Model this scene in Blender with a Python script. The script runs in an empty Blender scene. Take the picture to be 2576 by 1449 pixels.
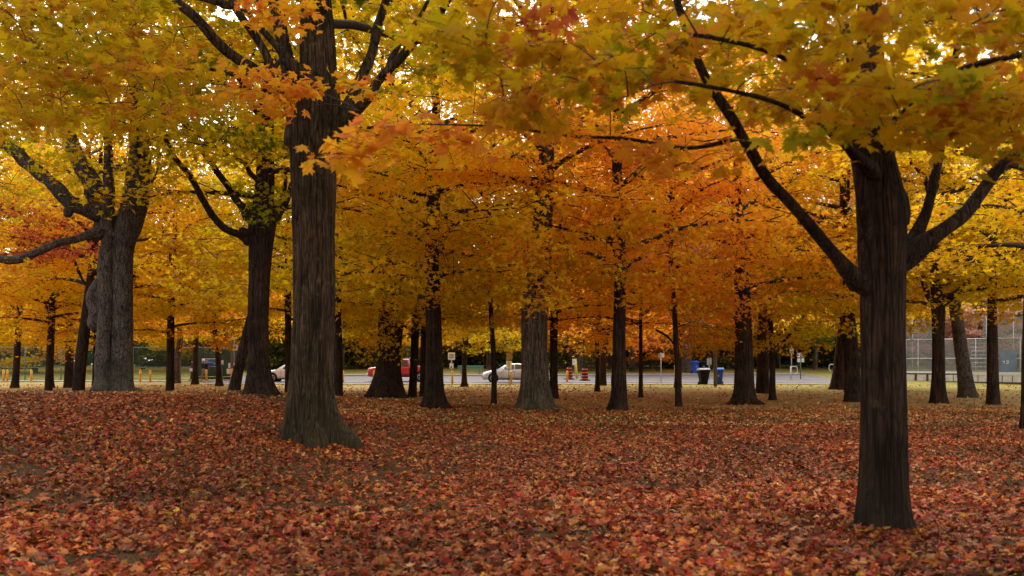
import bpy, math, random
import numpy as np
from mathutils import Vector, noise as mnoise

R = math.radians
rs = np.random.RandomState(7)
random.seed(7)
C = bpy.context.scene.collection
F, HY, CH = 2474.0, 908.0, 1.8          # focal length and eye level of the photo in its 2576 px wide frame


def sm(t):
    t = min(1.0, max(0.0, t))
    return t * t * (3 - 2 * t)


def gz(x, y):
    """height of the ground: low mound on the left, gentle rise beyond the road"""
    m = 0.85 * sm((-x - 1.0) / 8.0) * sm((y - 8.0) / 16.0) * (1 - sm((y - 28.0) / 22.0))
    r = 0.03 * min(max(y - 75.0, 0.0), 40.0)
    return m + r


def at(px, py, Y):
    return Vector(((px - 1288) / F * Y, Y, CH + (HY - py) / F * Y))


def hit(px, py):
    """where the sight line through a pixel meets the ground"""
    y = 5.0
    while y < 200:
        p = at(px, py, y)
        if p.z <= gz(p.x, p.y):
            return y
        y += 0.1
    return 200.0


# ------------------------------------------------------------------ materials
def new_mat(name):
    m = bpy.data.materials.new(name)
    m.use_nodes = True
    n = m.node_tree.nodes
    n.clear()
    return m, n, m.node_tree.links


def node(n, t, **kw):
    x = n.new(t)
    for k, v in kw.items():
        if k.startswith('i_'):
            x.inputs[k[2:].replace('_', ' ')].default_value = v
        else:
            setattr(x, k, v)
    return x


def ramp(n, stops, interp='LINEAR'):
    r = n.new('ShaderNodeValToRGB')
    r.color_ramp.interpolation = interp
    e = r.color_ramp.elements
    while len(e) < len(stops):
        e.new(0.5)
    for i, (p, c) in enumerate(stops):
        e[i].position = p
        e[i].color = (c[0], c[1], c[2], 1)
    return r


def plain(name, col, rough=0.6, metal=0.0, var=0.12, scale=6.0, bump=0.0, spec=0.5, coat=0.0):
    m, n, l = new_mat(name)
    out = n.new('ShaderNodeOutputMaterial')
    b = n.new('ShaderNodeBsdfPrincipled')
    b.inputs['Roughness'].default_value = rough
    b.inputs['Metallic'].default_value = metal
    b.inputs['Specular IOR Level'].default_value = spec
    b.inputs['Coat Weight'].default_value = coat
    tc = n.new('ShaderNodeTexCoord')
    no = node(n, 'ShaderNodeTexNoise')
    no.inputs['Scale'].default_value = scale
    no.inputs['Detail'].default_value = 5
    l.new(tc.outputs['Object'], no.inputs['Vector'])
    lo = [c * (1 - var) for c in col]
    hi = [min(1, c * (1 + var)) for c in col]
    r = ramp(n, [(0.3, lo), (0.7, hi)])
    l.new(no.outputs['Fac'], r.inputs['Fac'])
    l.new(r.outputs['Color'], b.inputs['Base Color'])
    if bump:
        bp = n.new('ShaderNodeBump')
        bp.inputs['Strength'].default_value = bump
        bp.inputs['Distance'].default_value = 0.01
        l.new(no.outputs['Fac'], bp.inputs['Height'])
        l.new(bp.outputs['Normal'], b.inputs['Normal'])
    l.new(b.outputs['BSDF'], out.inputs['Surface'])
    return m


def bark(name, dark, light, furrow=14.0, stretch=0.13, moss=None, bump=1.0):
    m, n, l = new_mat(name)
    out = n.new('ShaderNodeOutputMaterial')
    b = n.new('ShaderNodeBsdfPrincipled')
    b.inputs['Roughness'].default_value = 0.95
    b.inputs['Specular IOR Level'].default_value = 0.15
    tc = n.new('ShaderNodeTexCoord')
    mp = n.new('ShaderNodeMapping')
    mp.inputs['Scale'].default_value = (1, 1, stretch)
    l.new(tc.outputs['Object'], mp.inputs['Vector'])
    warp = n.new('ShaderNodeTexNoise')
    warp.inputs['Scale'].default_value = 5
    l.new(mp.outputs['Vector'], warp.inputs['Vector'])
    mx = node(n, 'ShaderNodeMixRGB', blend_type='LINEAR_LIGHT')
    mx.inputs['Fac'].default_value = 0.11
    l.new(mp.outputs['Vector'], mx.inputs['Color1'])
    l.new(warp.outputs['Color'], mx.inputs['Color2'])
    vo = node(n, 'ShaderNodeTexVoronoi', feature='DISTANCE_TO_EDGE')
    vo.inputs['Scale'].default_value = furrow
    l.new(mx.outputs['Color'], vo.inputs['Vector'])
    vr = ramp(n, [(0.0, (0.3, 0.3, 0.3)), (0.25, (1, 1, 1))])
    l.new(vo.outputs['Distance'], vr.inputs['Fac'])
    no = n.new('ShaderNodeTexNoise')
    no.inputs['Scale'].default_value = furrow * 2
    no.inputs['Detail'].default_value = 8
    no.inputs['Roughness'].default_value = 0.7
    l.new(mp.outputs['Vector'], no.inputs['Vector'])
    mul = node(n, 'ShaderNodeMath', operation='MULTIPLY')
    l.new(vr.outputs['Color'], mul.inputs[0])
    l.new(no.outputs['Fac'], mul.inputs[1])
    cr = ramp(n, [(0.05, dark), (0.65, light)])
    l.new(mul.outputs[0], cr.inputs['Fac'])
    mp2 = n.new('ShaderNodeMapping')
    mp2.inputs['Scale'].default_value = (1, 1, stretch * 2.6)
    l.new(mx.outputs['Color'], mp2.inputs['Vector'])
    v2 = node(n, 'ShaderNodeTexVoronoi', feature='DISTANCE_TO_EDGE')
    v2.inputs['Scale'].default_value = furrow * 0.36
    v2.inputs['Randomness'].default_value = 1
    l.new(mp2.outputs[0], v2.inputs['Vector'])
    v2r = ramp(n, [(0.0, (0.1, 0.1, 0.1)), (0.10, (1, 1, 1))])
    l.new(v2.outputs['Distance'], v2r.inputs['Fac'])
    mulb = node(n, 'ShaderNodeMath', operation='MULTIPLY')
    l.new(mul.outputs[0], mulb.inputs[0])
    l.new(v2r.outputs['Color'], mulb.inputs[1])
    l.new(mulb.outputs[0], cr.inputs['Fac'])
    mul = mulb
    lich = n.new('ShaderNodeTexNoise')
    lich.inputs['Scale'].default_value = 7
    lich.inputs['Detail'].default_value = 8
    lich.inputs['Roughness'].default_value = 0.75
    l.new(tc.outputs['Object'], lich.inputs['Vector'])
    lr = ramp(n, [(0.56, (0, 0, 0)), (0.68, (0.5, 0.5, 0.5))])
    l.new(lich.outputs['Fac'], lr.inputs['Fac'])
    big = n.new('ShaderNodeTexNoise')
    big.inputs['Scale'].default_value = 1.6
    big.inputs['Detail'].default_value = 3
    l.new(tc.outputs['Object'], big.inputs['Vector'])
    br = ramp(n, [(0.35, (0.7, 0.66, 0.6)), (0.7, (1.4, 1.25, 1.2))])
    l.new(big.outputs['Fac'], br.inputs['Fac'])
    m2 = node(n, 'ShaderNodeMixRGB', blend_type='MULTIPLY')
    m2.inputs['Fac'].default_value = 1
    ml = n.new('ShaderNodeMixRGB')
    l.new(lr.outputs['Color'], ml.inputs['Fac'])
    l.new(cr.outputs['Color'], ml.inputs['Color1'])
    ml.inputs['Color2'].default_value = (light[0] * 1.35, light[1] * 1.5, light[2] * 1.5, 1)
    l.new(ml.outputs['Color'], m2.inputs['Color1'])
    l.new(br.outputs['Color'], m2.inputs['Color2'])
    col = m2.outputs['Color']
    if moss:
        sp = n.new('ShaderNodeSeparateXYZ')
        l.new(tc.outputs['Object'], sp.inputs[0])
        mr = n.new('ShaderNodeMapRange')
        mr.inputs['From Min'].default_value = 0.1
        mr.inputs['From Max'].default_value = 1.3
        mr.inputs['To Min'].default_value = 0.8
        mr.inputs['To Max'].default_value = 0.0
        l.new(sp.outputs['Z'], mr.inputs['Value'])
        mm = node(n, 'ShaderNodeMath', operation='MULTIPLY')
        l.new(mr.outputs[0], mm.inputs[0])
        l.new(big.outputs['Fac'], mm.inputs[1])
        m3 = n.new('ShaderNodeMixRGB')
        l.new(mm.outputs[0], m3.inputs['Fac'])
        l.new(col, m3.inputs['Color1'])
        m3.inputs['Color2'].default_value = (*moss, 1)
        col = m3.outputs['Color']
    l.new(col, b.inputs['Base Color'])
    bp = n.new('ShaderNodeBump')
    bp.inputs['Strength'].default_value = bump
    bp.inputs['Distance'].default_value = 0.05
    l.new(mul.outputs[0], bp.inputs['Height'])
    l.new(bp.outputs['Normal'], b.inputs['Normal'])
    l.new(b.outputs['BSDF'], out.inputs['Surface'])
    return m


AUTUMN = [(0.0, (0.03, 0.06, 0.012)), (0.14, (0.12, 0.18, 0.012)), (0.30, (0.46, 0.44, 0.012)),
          (0.45, (0.84, 0.60, 0.010)), (0.58, (0.90, 0.50, 0.014)), (0.70, (0.92, 0.36, 0.03)),
          (0.82, (0.88, 0.24, 0.05)), (0.91, (0.55, 0.09, 0.06)), (1.0, (0.15, 0.03, 0.015))]


def leafmat(name, off, spread, bright=0.88, sat=1.0, drift=1.1):
    """autumn leaves: the stored leaf value 0..1 picks a place on the autumn ramp around off"""
    m, n, l = new_mat(name)
    out = n.new('ShaderNodeOutputMaterial')
    a = node(n, 'ShaderNodeAttribute', attribute_name='v')
    tc = n.new('ShaderNodeTexCoord')
    no = n.new('ShaderNodeTexNoise')
    no.inputs['Scale'].default_value = 0.35
    no.inputs['Detail'].default_value = 2
    oi = n.new('ShaderNodeNewGeometry')
    l.new(oi.outputs['Position'], no.inputs['Vector'])
    ma = node(n, 'ShaderNodeMath', operation='MULTIPLY_ADD')
    l.new(a.outputs['Fac'], ma.inputs[0])
    ma.inputs[1].default_value = spread
    ma.inputs[2].default_value = off - spread * 0.5
    mb = node(n, 'ShaderNodeMath', operation='MULTIPLY_ADD')
    l.new(no.outputs['Fac'], mb.inputs[0])
    mb.inputs[1].default_value = spread * drift
    mb.inputs[2].default_value = -spread * drift / 2
    ad = node(n, 'ShaderNodeMath', operation='ADD')
    l.new(ma.outputs[0], ad.inputs[0])
    l.new(mb.outputs[0], ad.inputs[1])
    cr = ramp(n, AUTUMN)
    l.new(ad.outputs[0], cr.inputs['Fac'])
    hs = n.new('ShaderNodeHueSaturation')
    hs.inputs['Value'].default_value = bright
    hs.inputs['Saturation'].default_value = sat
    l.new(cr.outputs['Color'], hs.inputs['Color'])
    d = n.new('ShaderNodeBsdfPrincipled')
    d.inputs['Roughness'].default_value = 0.55
    d.inputs['Specular IOR Level'].default_value = 0.12
    l.new(hs.outputs['Color'], d.inputs['Base Color'])
    t = n.new('ShaderNodeBsdfTranslucent')
    l.new(hs.outputs['Color'], t.inputs['Color'])
    mx = n.new('ShaderNodeMixShader')
    mx.inputs['Fac'].default_value = 0.62
    l.new(d.outputs[0], mx.inputs[1])
    l.new(t.outputs[0], mx.inputs[2])
    l.new(mx.outputs[0], out.inputs['Surface'])
    return m


M = {}
M['bark_dark'] = bark('dark_maple_bark', (0.015, 0.009, 0.006), (0.080, 0.052, 0.034), 22, 0.12, bump=.7)
M['bark_right'] = bark('right_maple_bark', (0.012, 0.007, 0.004), (0.085, 0.052, 0.031), 22, 0.11, bump=1, moss=(0.02, 0.018, 0.009))
M['bark_mossy'] = bark('mossy_maple_bark', (0.018, 0.013, 0.007), (0.145, 0.102, 0.060), 20, 0.11, moss=(0.035, 0.036, 0.016), bump=1)
M['bark_oak'] = bark('oak_bark', (0.03, 0.022, 0.015), (0.23, 0.175, 0.125), 20, 0.12, moss=(0.08, 0.09, 0.03), bump=1.0)
M['bark_grey'] = bark('grey_bark', (0.03, 0.025, 0.02), (0.20, 0.17, 0.145), 26, 0.3, moss=(0.09, 0.08, 0.05), bump=0.6)
M['bark_far'] = bark('far_bark', (0.03, 0.025, 0.022), (0.2, 0.17, 0.15), 8, 0.2)
M['twig'] = plain('twig_bark', (0.035, 0.022, 0.015), 0.9, scale=20)
M['leaf_gold'] = leafmat('gold_leaves', 0.49, 0.20, 1.0)
M['leaf_goldorange'] = leafmat('gold_orange_leaves', 0.565, 0.22, 1.06)
M['leaf_orange'] = leafmat('orange_leaves', 0.63, 0.16, 1.04)
M['leaf_red'] = leafmat('red_leaves', 0.84, 0.14, 0.9, 0.85)
M['leaf_yg'] = leafmat('yellow_green_leaves', 0.40, 0.24, 0.97)
M['leaf_green'] = leafmat('green_leaves', 0.17, 0.22, 0.75, 0.85)
M['leaf_dark'] = leafmat('dark_green_leaves', 0.14, 0.25, 0.8, 0.8)
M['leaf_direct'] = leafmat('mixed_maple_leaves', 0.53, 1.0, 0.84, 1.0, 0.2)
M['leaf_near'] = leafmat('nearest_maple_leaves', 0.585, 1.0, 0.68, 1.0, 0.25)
M['leaf_brown'] = leafmat('brownish_pink_leaves', 0.80, 0.24, 0.8, 0.6)


def coloured_leaves():
    m, n, l = new_mat('fallen_leaf')
    out = n.new('ShaderNodeOutputMaterial')
    a = node(n, 'ShaderNodeAttribute', attribute_name='Col')
    d = n.new('ShaderNodeBsdfPrincipled')
    d.inputs['Roughness'].default_value = 0.7
    d.inputs['Specular IOR Level'].default_value = 0.2
    l.new(a.outputs['Color'], d.inputs['Base Color'])
    l.new(d.outputs[0], out.inputs['Surface'])
    return m


M['fallen'] = coloured_leaves()


def ground_mat():
    m, n, l = new_mat('park_ground')
    out = n.new('ShaderNodeOutputMaterial')
    d = n.new('ShaderNodeBsdfPrincipled')
    d.inputs['Roughness'].default_value = 1
    d.inputs['Specular IOR Level'].default_value = 0.05
    g = n.new('ShaderNodeNewGeometry')
    sp = n.new('ShaderNodeSeparateXYZ')
    l.new(g.outputs['Position'], sp.inputs[0])
    big = n.new('ShaderNodeTexNoise')
    big.inputs['Scale'].default_value = 0.22
    big.inputs['Detail'].default_value = 4
    l.new(g.outputs['Position'], big.inputs['Vector'])
    fine = n.new('ShaderNodeTexNoise')
    fine.inputs['Scale'].default_value = 9
    fine.inputs['Detail'].default_value = 8
    fine.inputs['Roughness'].default_value = 0.75
    l.new(g.outputs['Position'], fine.inputs['Vector'])
    soil = ramp(n, [(0.3, (0.025, 0.011, 0.006)), (0.5, (0.085, 0.036, 0.016)), (0.62, (0.065, 0.056, 0.018)), (0.8, (0.14, 0.06, 0.025))])
    l.new(fine.outputs['Fac'], soil.inputs['Fac'])
    mid = n.new('ShaderNodeTexNoise')
    mid.inputs['Scale'].default_value = 1.1
    mid.inputs['Detail'].default_value = 7
    mid.inputs['Roughness'].default_value = 0.8
    l.new(g.outputs['Position'], mid.inputs['Vector'])
    grass = ramp(n, [(0.28, (0.16, 0.10, 0.04)), (0.5, (0.36, 0.245, 0.09)), (0.72, (0.55, 0.40, 0.17))])
    l.new(mid.outputs['Fac'], grass.inputs['Fac'])
    green = ramp(n, [(0.30, (0.15, 0.12, 0.035)), (0.5, (0.24, 0.21, 0.05)), (0.72, (0.42, 0.34, 0.11))])
    l.new(mid.outputs['Fac'], green.inputs['Fac'])

    def mr(a, b, lo=0.0, hi=1.0):
        r_ = n.new('ShaderNodeMapRange')
        r_.inputs['From Min'].default_value = a
        r_.inputs['From Max'].default_value = b
        r_.inputs['To Min'].default_value = lo
        r_.inputs['To Max'].default_value = hi
        return r_
    wob = node(n, 'ShaderNodeMath', operation='MULTIPLY_ADD')
    l.new(big.outputs['Fac'], wob.inputs[0])
    wob.inputs[1].default_value = 26
    xs2 = node(n, 'ShaderNodeMath', operation='MULTIPLY_ADD')
    l.new(sp.outputs['X'], xs2.inputs[0])
    xs2.inputs[1].default_value = 0.35
    l.new(sp.outputs['Y'], xs2.inputs[2])
    l.new(xs2.outputs[0], wob.inputs[2])
    r1 = mr(45, 58)
    l.new(wob.outputs[0], r1.inputs['Value'])
    r2 = mr(66, 86)
    l.new(wob.outputs[0], r2.inputs['Value'])
    mx = n.new('ShaderNodeMixRGB')
    l.new(r1.outputs[0], mx.inputs['Fac'])
    l.new(soil.outputs[0], mx.inputs['Color1'])
    l.new(grass.outputs[0], mx.inputs['Color2'])
    mx2 = n.new('ShaderNodeMixRGB')
    l.new(r2.outputs[0], mx2.inputs['Fac'])
    l.new(mx.outputs[0], mx2.inputs['Color1'])
    l.new(green.outputs[0], mx2.inputs['Color2'])
    l.new(mx2.outputs[0], d.inputs['Base Color'])
    bp = n.new('ShaderNodeBump')
    bp.inputs['Strength'].default_value = 0.6
    bp.inputs['Distance'].default_value = 0.03
    l.new(fine.outputs['Fac'], bp.inputs['Height'])
    l.new(bp.outputs['Normal'], d.inputs['Normal'])
    l.new(d.outputs[0], out.inputs['Surface'])
    return m


M['ground'] = ground_mat()
M['asphalt'] = plain('asphalt', (0.14, 0.12, 0.115), 0.9, var=0.2, scale=1.2, bump=0.3)
M['concrete'] = plain('concrete', (0.27, 0.25, 0.25), 0.85, var=0.12, scale=2.0)
M['yellow'] = plain('yellow_paint', (0.72, 0.34, 0.03), 0.5, var=0.15, scale=5)
M['bright_yellow'] = plain('bright_yellow_paint', (0.75, 0.58, 0.03), 0.5, scale=3)
M['orange'] = plain('orange_plastic', (0.6, 0.09, 0.03), 0.5)
M['black'] = plain('black_plastic', (0.012, 0.011, 0.013), 0.8, spec=0.1)
M['rubber'] = plain('rubber', (0.02, 0.02, 0.02), 0.8)
M['blue_bin'] = plain('blue_plastic', (0.03, 0.085, 0.45), 0.7, spec=0.15)
M['blue_lid'] = plain('blue_lid_plastic', (0.06, 0.17, 0.55), 0.7, spec=0.15)
M['bin_lid'] = plain('grey_lid_plastic', (0.17, 0.17, 0.18), 0.5)
M['steel'] = plain('galvanised_steel', (0.42, 0.44, 0.46), 0.5, 0.3)
M['white_steel'] = plain('pale_steel', (0.62, 0.62, 0.6), 0.4, 0.1)
M['green_steel'] = plain('green_steel', (0.06, 0.16, 0.10), 0.5)
M['green_paint'] = plain('green_bench_paint', (0.09, 0.27, 0.20), 0.55)
M['sign_white'] = plain('white_sign', (0.78, 0.78, 0.80), 0.4, var=0.04)
M['sign_grey'] = plain('sign_back', (0.36, 0.40, 0.36), 0.5)
M['sign_tan'] = plain('tan_sign_back', (0.30, 0.20, 0.08), 0.6)
M['sign_blue'] = plain('blue_sign', (0.03, 0.12, 0.42), 0.4)
M['sign_red'] = plain('red_print', (0.5, 0.03, 0.03), 0.5)
M['sign_black'] = plain('black_print', (0.02, 0.02, 0.025), 0.5)
M['wood_pole'] = plain('weathered_pole', (0.13, 0.095, 0.075), 0.9, scale=9)
M['dark_wood'] = plain('dark_table_wood', (0.07, 0.055, 0.05), 0.8)
M['car_silver'] = plain('silver_paint', (0.52, 0.55, 0.66), 0.3, 0.35, var=0.03, coat=0.6)
M['car_white'] = plain('white_car_paint', (0.74, 0.74, 0.78), 0.3, 0.0, var=0.02, coat=0.6)
M['car_red'] = plain('red_car_paint', (0.55, 0.008, 0.03), 0.3, 0.0, var=0.05, coat=0.6)
M['glass_car'] = plain('tinted_glass', (0.05, 0.065, 0.07), 0.06, spec=1.0)
M['chrome'] = plain('rim_metal', (0.6, 0.6, 0.62), 0.3, 0.8)
M['lamp'] = plain('clear_lamp', (0.75, 0.76, 0.8), 0.15)
M['tail'] = plain('tail_lamp', (0.45, 0.02, 0.03), 0.2)
M['board'] = plain('pale_boards', (0.60, 0.57, 0.54), 0.7, var=0.15, scale=2)
M['skin'] = plain('skin', (0.42, 0.25, 0.18), 0.6)
M['khaki'] = plain('khaki_cloth', (0.24, 0.16, 0.09), 0.9, scale=15)
M['navy'] = plain('dark_jacket', (0.018, 0.017, 0.028), 0.9)
M['pinkbag'] = plain('magenta_bag', (0.28, 0.04, 0.12), 0.8)
M['grey_cloth'] = plain('dark_grey_cloth', (0.05, 0.04, 0.045), 0.9)
M['white_cloth'] = plain('white_cloth', (0.7, 0.7, 0.72), 0.9)


def screen_mat(name, col, opacity):
    m, n, l = new_mat(name)
    out = n.new('ShaderNodeOutputMaterial')
    d = n.new('ShaderNodeBsdfDiffuse')
    d.inputs['Color'].default_value = (*col, 1)
    t = n.new('ShaderNodeBsdfTransparent')
    tc = n.new('ShaderNodeTexCoord')
    mp = n.new('ShaderNodeMapping')
    mp.inputs['Rotation'].default_value = (0, R(45), 0)
    l.new(tc.outputs['Object'], mp.inputs['Vector'])
    sp = n.new('ShaderNodeSeparateXYZ')
    l.new(mp.outputs[0], sp.inputs[0])
    outs = []
    for ax in ('X', 'Z'):
        fr = node(n, 'ShaderNodeMath', operation='PINGPONG')
        l.new(sp.outputs[ax], fr.inputs[0])
        fr.inputs[1].default_value = 0.03
        lt = node(n, 'ShaderNodeMath', operation='LESS_THAN')
        l.new(fr.outputs[0], lt.inputs[0])
        lt.inputs[1].default_value = 0.03 * opacity * 0.55
        outs.append(lt)
    mxm = node(n, 'ShaderNodeMath', operation='MAXIMUM')
    l.new(outs[0].outputs[0], mxm.inputs[0])
    l.new(outs[1].outputs[0], mxm.inputs[1])
    ms = n.new('ShaderNodeMixShader')
    l.new(mxm.outputs[0], ms.inputs['Fac'])
    l.new(t.outputs[0], ms.inputs[1])
    l.new(d.outputs[0], ms.inputs[2])
    l.new(ms.outputs[0], out.inputs['Surface'])
    return m


M['chain_green'] = screen_mat('green_chain_link', (0.05, 0.10, 0.075), 0.3)
M['chain_grey'] = screen_mat('grey_chain_link', (0.25, 0.265, 0.28), 0.68)
M['windscreen'] = plain('green_windscreen', (0.035, 0.075, 0.052), 0.95, var=0.35, scale=1.1)
M['banner'] = plain('blue_grey_banner', (0.13, 0.18, 0.26), 0.8, var=0.2, scale=1.5)


# ------------------------------------------------------------------ mesh tools
def tag(o, label=None, cat=None, group=None, kind=None):
    if label:
        o['label'] = label
    if cat:
        o['category'] = cat
    if group:
        o['group'] = group
    if kind:
        o['kind'] = kind
    return o


def empty(name, loc, rz=0.0):
    o = bpy.data.objects.new(name, None)
    o.empty_display_size = 0.2
    C.objects.link(o)
    o.location = loc
    o.rotation_euler = (0, 0, rz)
    return o


def link(name, me, mats, parent=None, loc=None):
    o = bpy.data.objects.new(name, me)
    C.objects.link(o)
    if mats is not None:
        for m in (mats if isinstance(mats, (list, tuple)) else [mats]):
            me.materials.append(m)
    if parent:
        o.parent = parent
    if loc is not None:
        o.location = loc
    return o


def mesh_np(name, V, loops, starts, totals, smooth=True):
    me = bpy.data.meshes.new(name)
    me.vertices.add(len(V))
    me.vertices.foreach_set('co', np.ascontiguousarray(V, dtype=np.float32).ravel())
    me.loops.add(len(loops))
    me.loops.foreach_set('vertex_index', np.ascontiguousarray(loops, dtype=np.int32))
    me.polygons.add(len(starts))
    me.polygons.foreach_set('loop_start', np.ascontiguousarray(starts, dtype=np.int32))
    me.polygons.foreach_set('use_smooth', np.full(len(starts), smooth, dtype=bool))
    me.update(calc_edges=True)
    return me


class MB:
    """collects boxes, tubes, sheets; build() links them as one mesh"""

    def __init__(self):
        self.v, self.f, self.s = [], [], []

    def add(self, vs, fs, smooth=False):
        b = len(self.v)
        self.v.extend([tuple(p) for p in vs])
        for q in fs:
            self.f.append([b + i for i in q])
            self.s.append(smooth)

    def box(self, c, s, bev=0.0, rz=0.0):
        x, y, z = s[0] / 2, s[1] / 2, s[2] / 2
        b = min(bev, x * 0.9, y * 0.9, z * 0.9)
        ca, sa = math.cos(rz), math.sin(rz)
        vs, fs = [], []
        if b <= 0:
            pts = [(-x, -y, -z), (x, -y, -z), (x, y, -z), (-x, y, -z), (-x, -y, z), (x, -y, z), (x, y, z), (-x, y, z)]
            fs = [(0, 3, 2, 1), (4, 5, 6, 7), (0, 1, 5, 4), (1, 2, 6, 5), (2, 3, 7, 6), (3, 0, 4, 7)]
        else:
            pts = []
            for (zz, ins) in ((-z, b), (-z + b, 0), (z - b, 0), (z, b)):
                X, Y = x - ins, y - ins
                k = b if ins == 0 else b * 0.5
                pts += [(-X + k, -Y, zz), (X - k, -Y, zz), (X, -Y + k, zz), (X, Y - k, zz),
                        (X - k, Y, zz), (-X + k, Y, zz), (-X, Y - k, zz), (-X, -Y + k, zz)]
            for r_ in range(3):
                for i in range(8):
                    j = (i + 1) % 8
                    fs.append((r_ * 8 + i, r_ * 8 + j, r_ * 8 + 8 + j, r_ * 8 + 8 + i))
            fs.append(tuple(range(7, -1, -1)))
            fs.append(tuple(range(24, 32)))
        vs = [(c[0] + p[0] * ca - p[1] * sa, c[1] + p[0] * sa + p[1] * ca, c[2] + p[2]) for p in pts]
        self.add(vs, fs)
        return self

    def tube(self, pts, rad, seg=8, smooth=True, fn=None, cap=True):
        pts = [Vector(p) for p in pts]
        n = len(pts)
        if not hasattr(rad, '__len__'):
            rad = [rad] * n
        vs, fs = [], []
        t0 = (pts[1] - pts[0]).normalized()
        u = t0.cross(Vector((0, 1, 0.01)))
        if u.length < 0.05:
            u = t0.cross(Vector((1, 0, 0)))
        u.normalize()
        for i in range(n):
            t = (pts[min(i + 1, n - 1)] - pts[max(i - 1, 0)]).normalized()
            u = (u - t * u.dot(t)).normalized()
            w = t.cross(u)
            for k in range(seg):
                a = 2 * math.pi * k / seg
                r_ = rad[i] * (fn(i, a, pts[i]) if fn else 1.0)
                vs.append(pts[i] + (u * math.cos(a) + w * math.sin(a)) * r_)
        for i in range(n - 1):
            for k in range(seg):
                k2 = (k + 1) % seg
                fs.append((i * seg + k, i * seg + k2, (i + 1) * seg + k2, (i + 1) * seg + k))
        if cap:
            fs.append(tuple(range(seg - 1, -1, -1)))
            fs.append(tuple((n - 1) * seg + k for k in range(seg)))
        self.add(vs, fs, smooth)
        return self

    def lathe(self, c, prof, seg=16, smooth=True):
        n = len(prof)
        vs, fs = [], []
        for (r_, z) in prof:
            for k in range(seg):
                a = 2 * math.pi * k / seg
                vs.append((c[0] + r_ * math.cos(a), c[1] + r_ * math.sin(a), c[2] + z))
        for i in range(n - 1):
            for k in range(seg):
                k2 = (k + 1) % seg
                fs.append((i * seg + k, i * seg + k2, (i + 1) * seg + k2, (i + 1) * seg + k))
        fs.append(tuple(range(seg - 1, -1, -1)))
        fs.append(tuple((n - 1) * seg + k for k in range(seg)))
        self.add(vs, fs, smooth)
        return self

    def build(self, name, mat, parent=None, loc=None):
        me = bpy.data.meshes.new(name)
        me.from_pydata(self.v, [], self.f)
        me.polygons.foreach_set('use_smooth', self.s)
        me.update()
        return link(name, me, mat, parent, loc)


def smooth_path(P, r_, step):
    """Catmull-Rom through the points, radii interpolated"""
    P = [Vector(p) for p in P]
    out, rad = [], []
    for i in range(len(P) - 1):
        p0, p1, p2, p3 = P[max(i - 1, 0)], P[i], P[i + 1], P[min(i + 2, len(P) - 1)]
        n = max(2, int((p2 - p1).length / step))
        for k in range(n):
            t = k / n
            out.append(0.5 * ((2 * p1) + (p2 - p0) * t + (2 * p0 - 5 * p1 + 4 * p2 - p3) * t * t + (3 * p1 - p0 - 3 * p2 + p3) * t ** 3))
            rad.append(r_[i] + (r_[i + 1] - r_[i]) * t)
    out.append(P[-1])
    rad.append(r_[-1])
    return out, rad


# ------------------------------------------------------------------ leaves
def mirror(h):
    return h + [(-x, y) for (x, y) in reversed(h[1:-1])]


T_HI = mirror([(0, 0), (.30, -.08), (.25, .12), (.62, .26), (.47, .37), (.60, .60), (.22, .46), (.27, .72), (.12, .74), (0, 1.05)])
T_MID = mirror([(0, 0), (.32, -.05), (.24, .16), (.62, .48), (.22, .46), (0, 1.05)])
T_LO = mirror([(0, 0), (.5, .3), (.22, .55), (0, 1.05)])


def leaves(name, tpl, P, N, T, S, curl=0.25):
    """one mesh of maple leaves: P centre, N normal, T tip direction, S size"""
    n = len(P)
    t = np.array(tpl, dtype=np.float64)
    k = len(t)
    N = N / np.linalg.norm(N, axis=1, keepdims=True)
    T = T - N * np.sum(N * T, axis=1, keepdims=True)
    T /= np.linalg.norm(T, axis=1, keepdims=True) + 1e-9
    X = np.cross(T, N)
    c1 = (rs.rand(n, 1) * 2 - 0.6) * curl
    c2 = (rs.rand(n, 1) * 2 - 0.5) * curl
    tx, ty = t[None, :, 0], t[None, :, 1] - 0.4
    z = -c1 * tx ** 2 * 1.5 - c2 * ty ** 2
    tx = np.repeat(tx, n, 0)
    ty = np.repeat(ty, n, 0)
    V = P[:, None, :] + S[:, None, None] * (tx[..., None] * X[:, None, :] + ty[..., None] * T[:, None, :] + z[..., None] * N[:, None, :])
    V = V.reshape(-1, 3)
    if k > 6:  # two halves along the midrib
        h = k // 2
        a = list(range(0, h + 1))
        b = [0] + list(range(h, k))
        lp = np.concatenate([np.array(a), np.array(b)])
        loops = (np.arange(n)[:, None] * k + lp[None, :]).ravel()
        per = np.array([0, len(a)])
        starts = (np.arange(n)[:, None] * len(lp) + per[None, :]).ravel()
        nf = 2
    else:
        loops = np.arange(n * k)
        starts = np.arange(n) * k
        nf = 1
    me = mesh_np(name, V, loops, starts, None, smooth=False)
    return me, nf


def set_v(me, v, nf):
    at_ = me.attributes.new('v', 'FLOAT', 'FACE')
    at_.data.foreach_set('value', np.repeat(v, nf).astype(np.float32))


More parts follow.
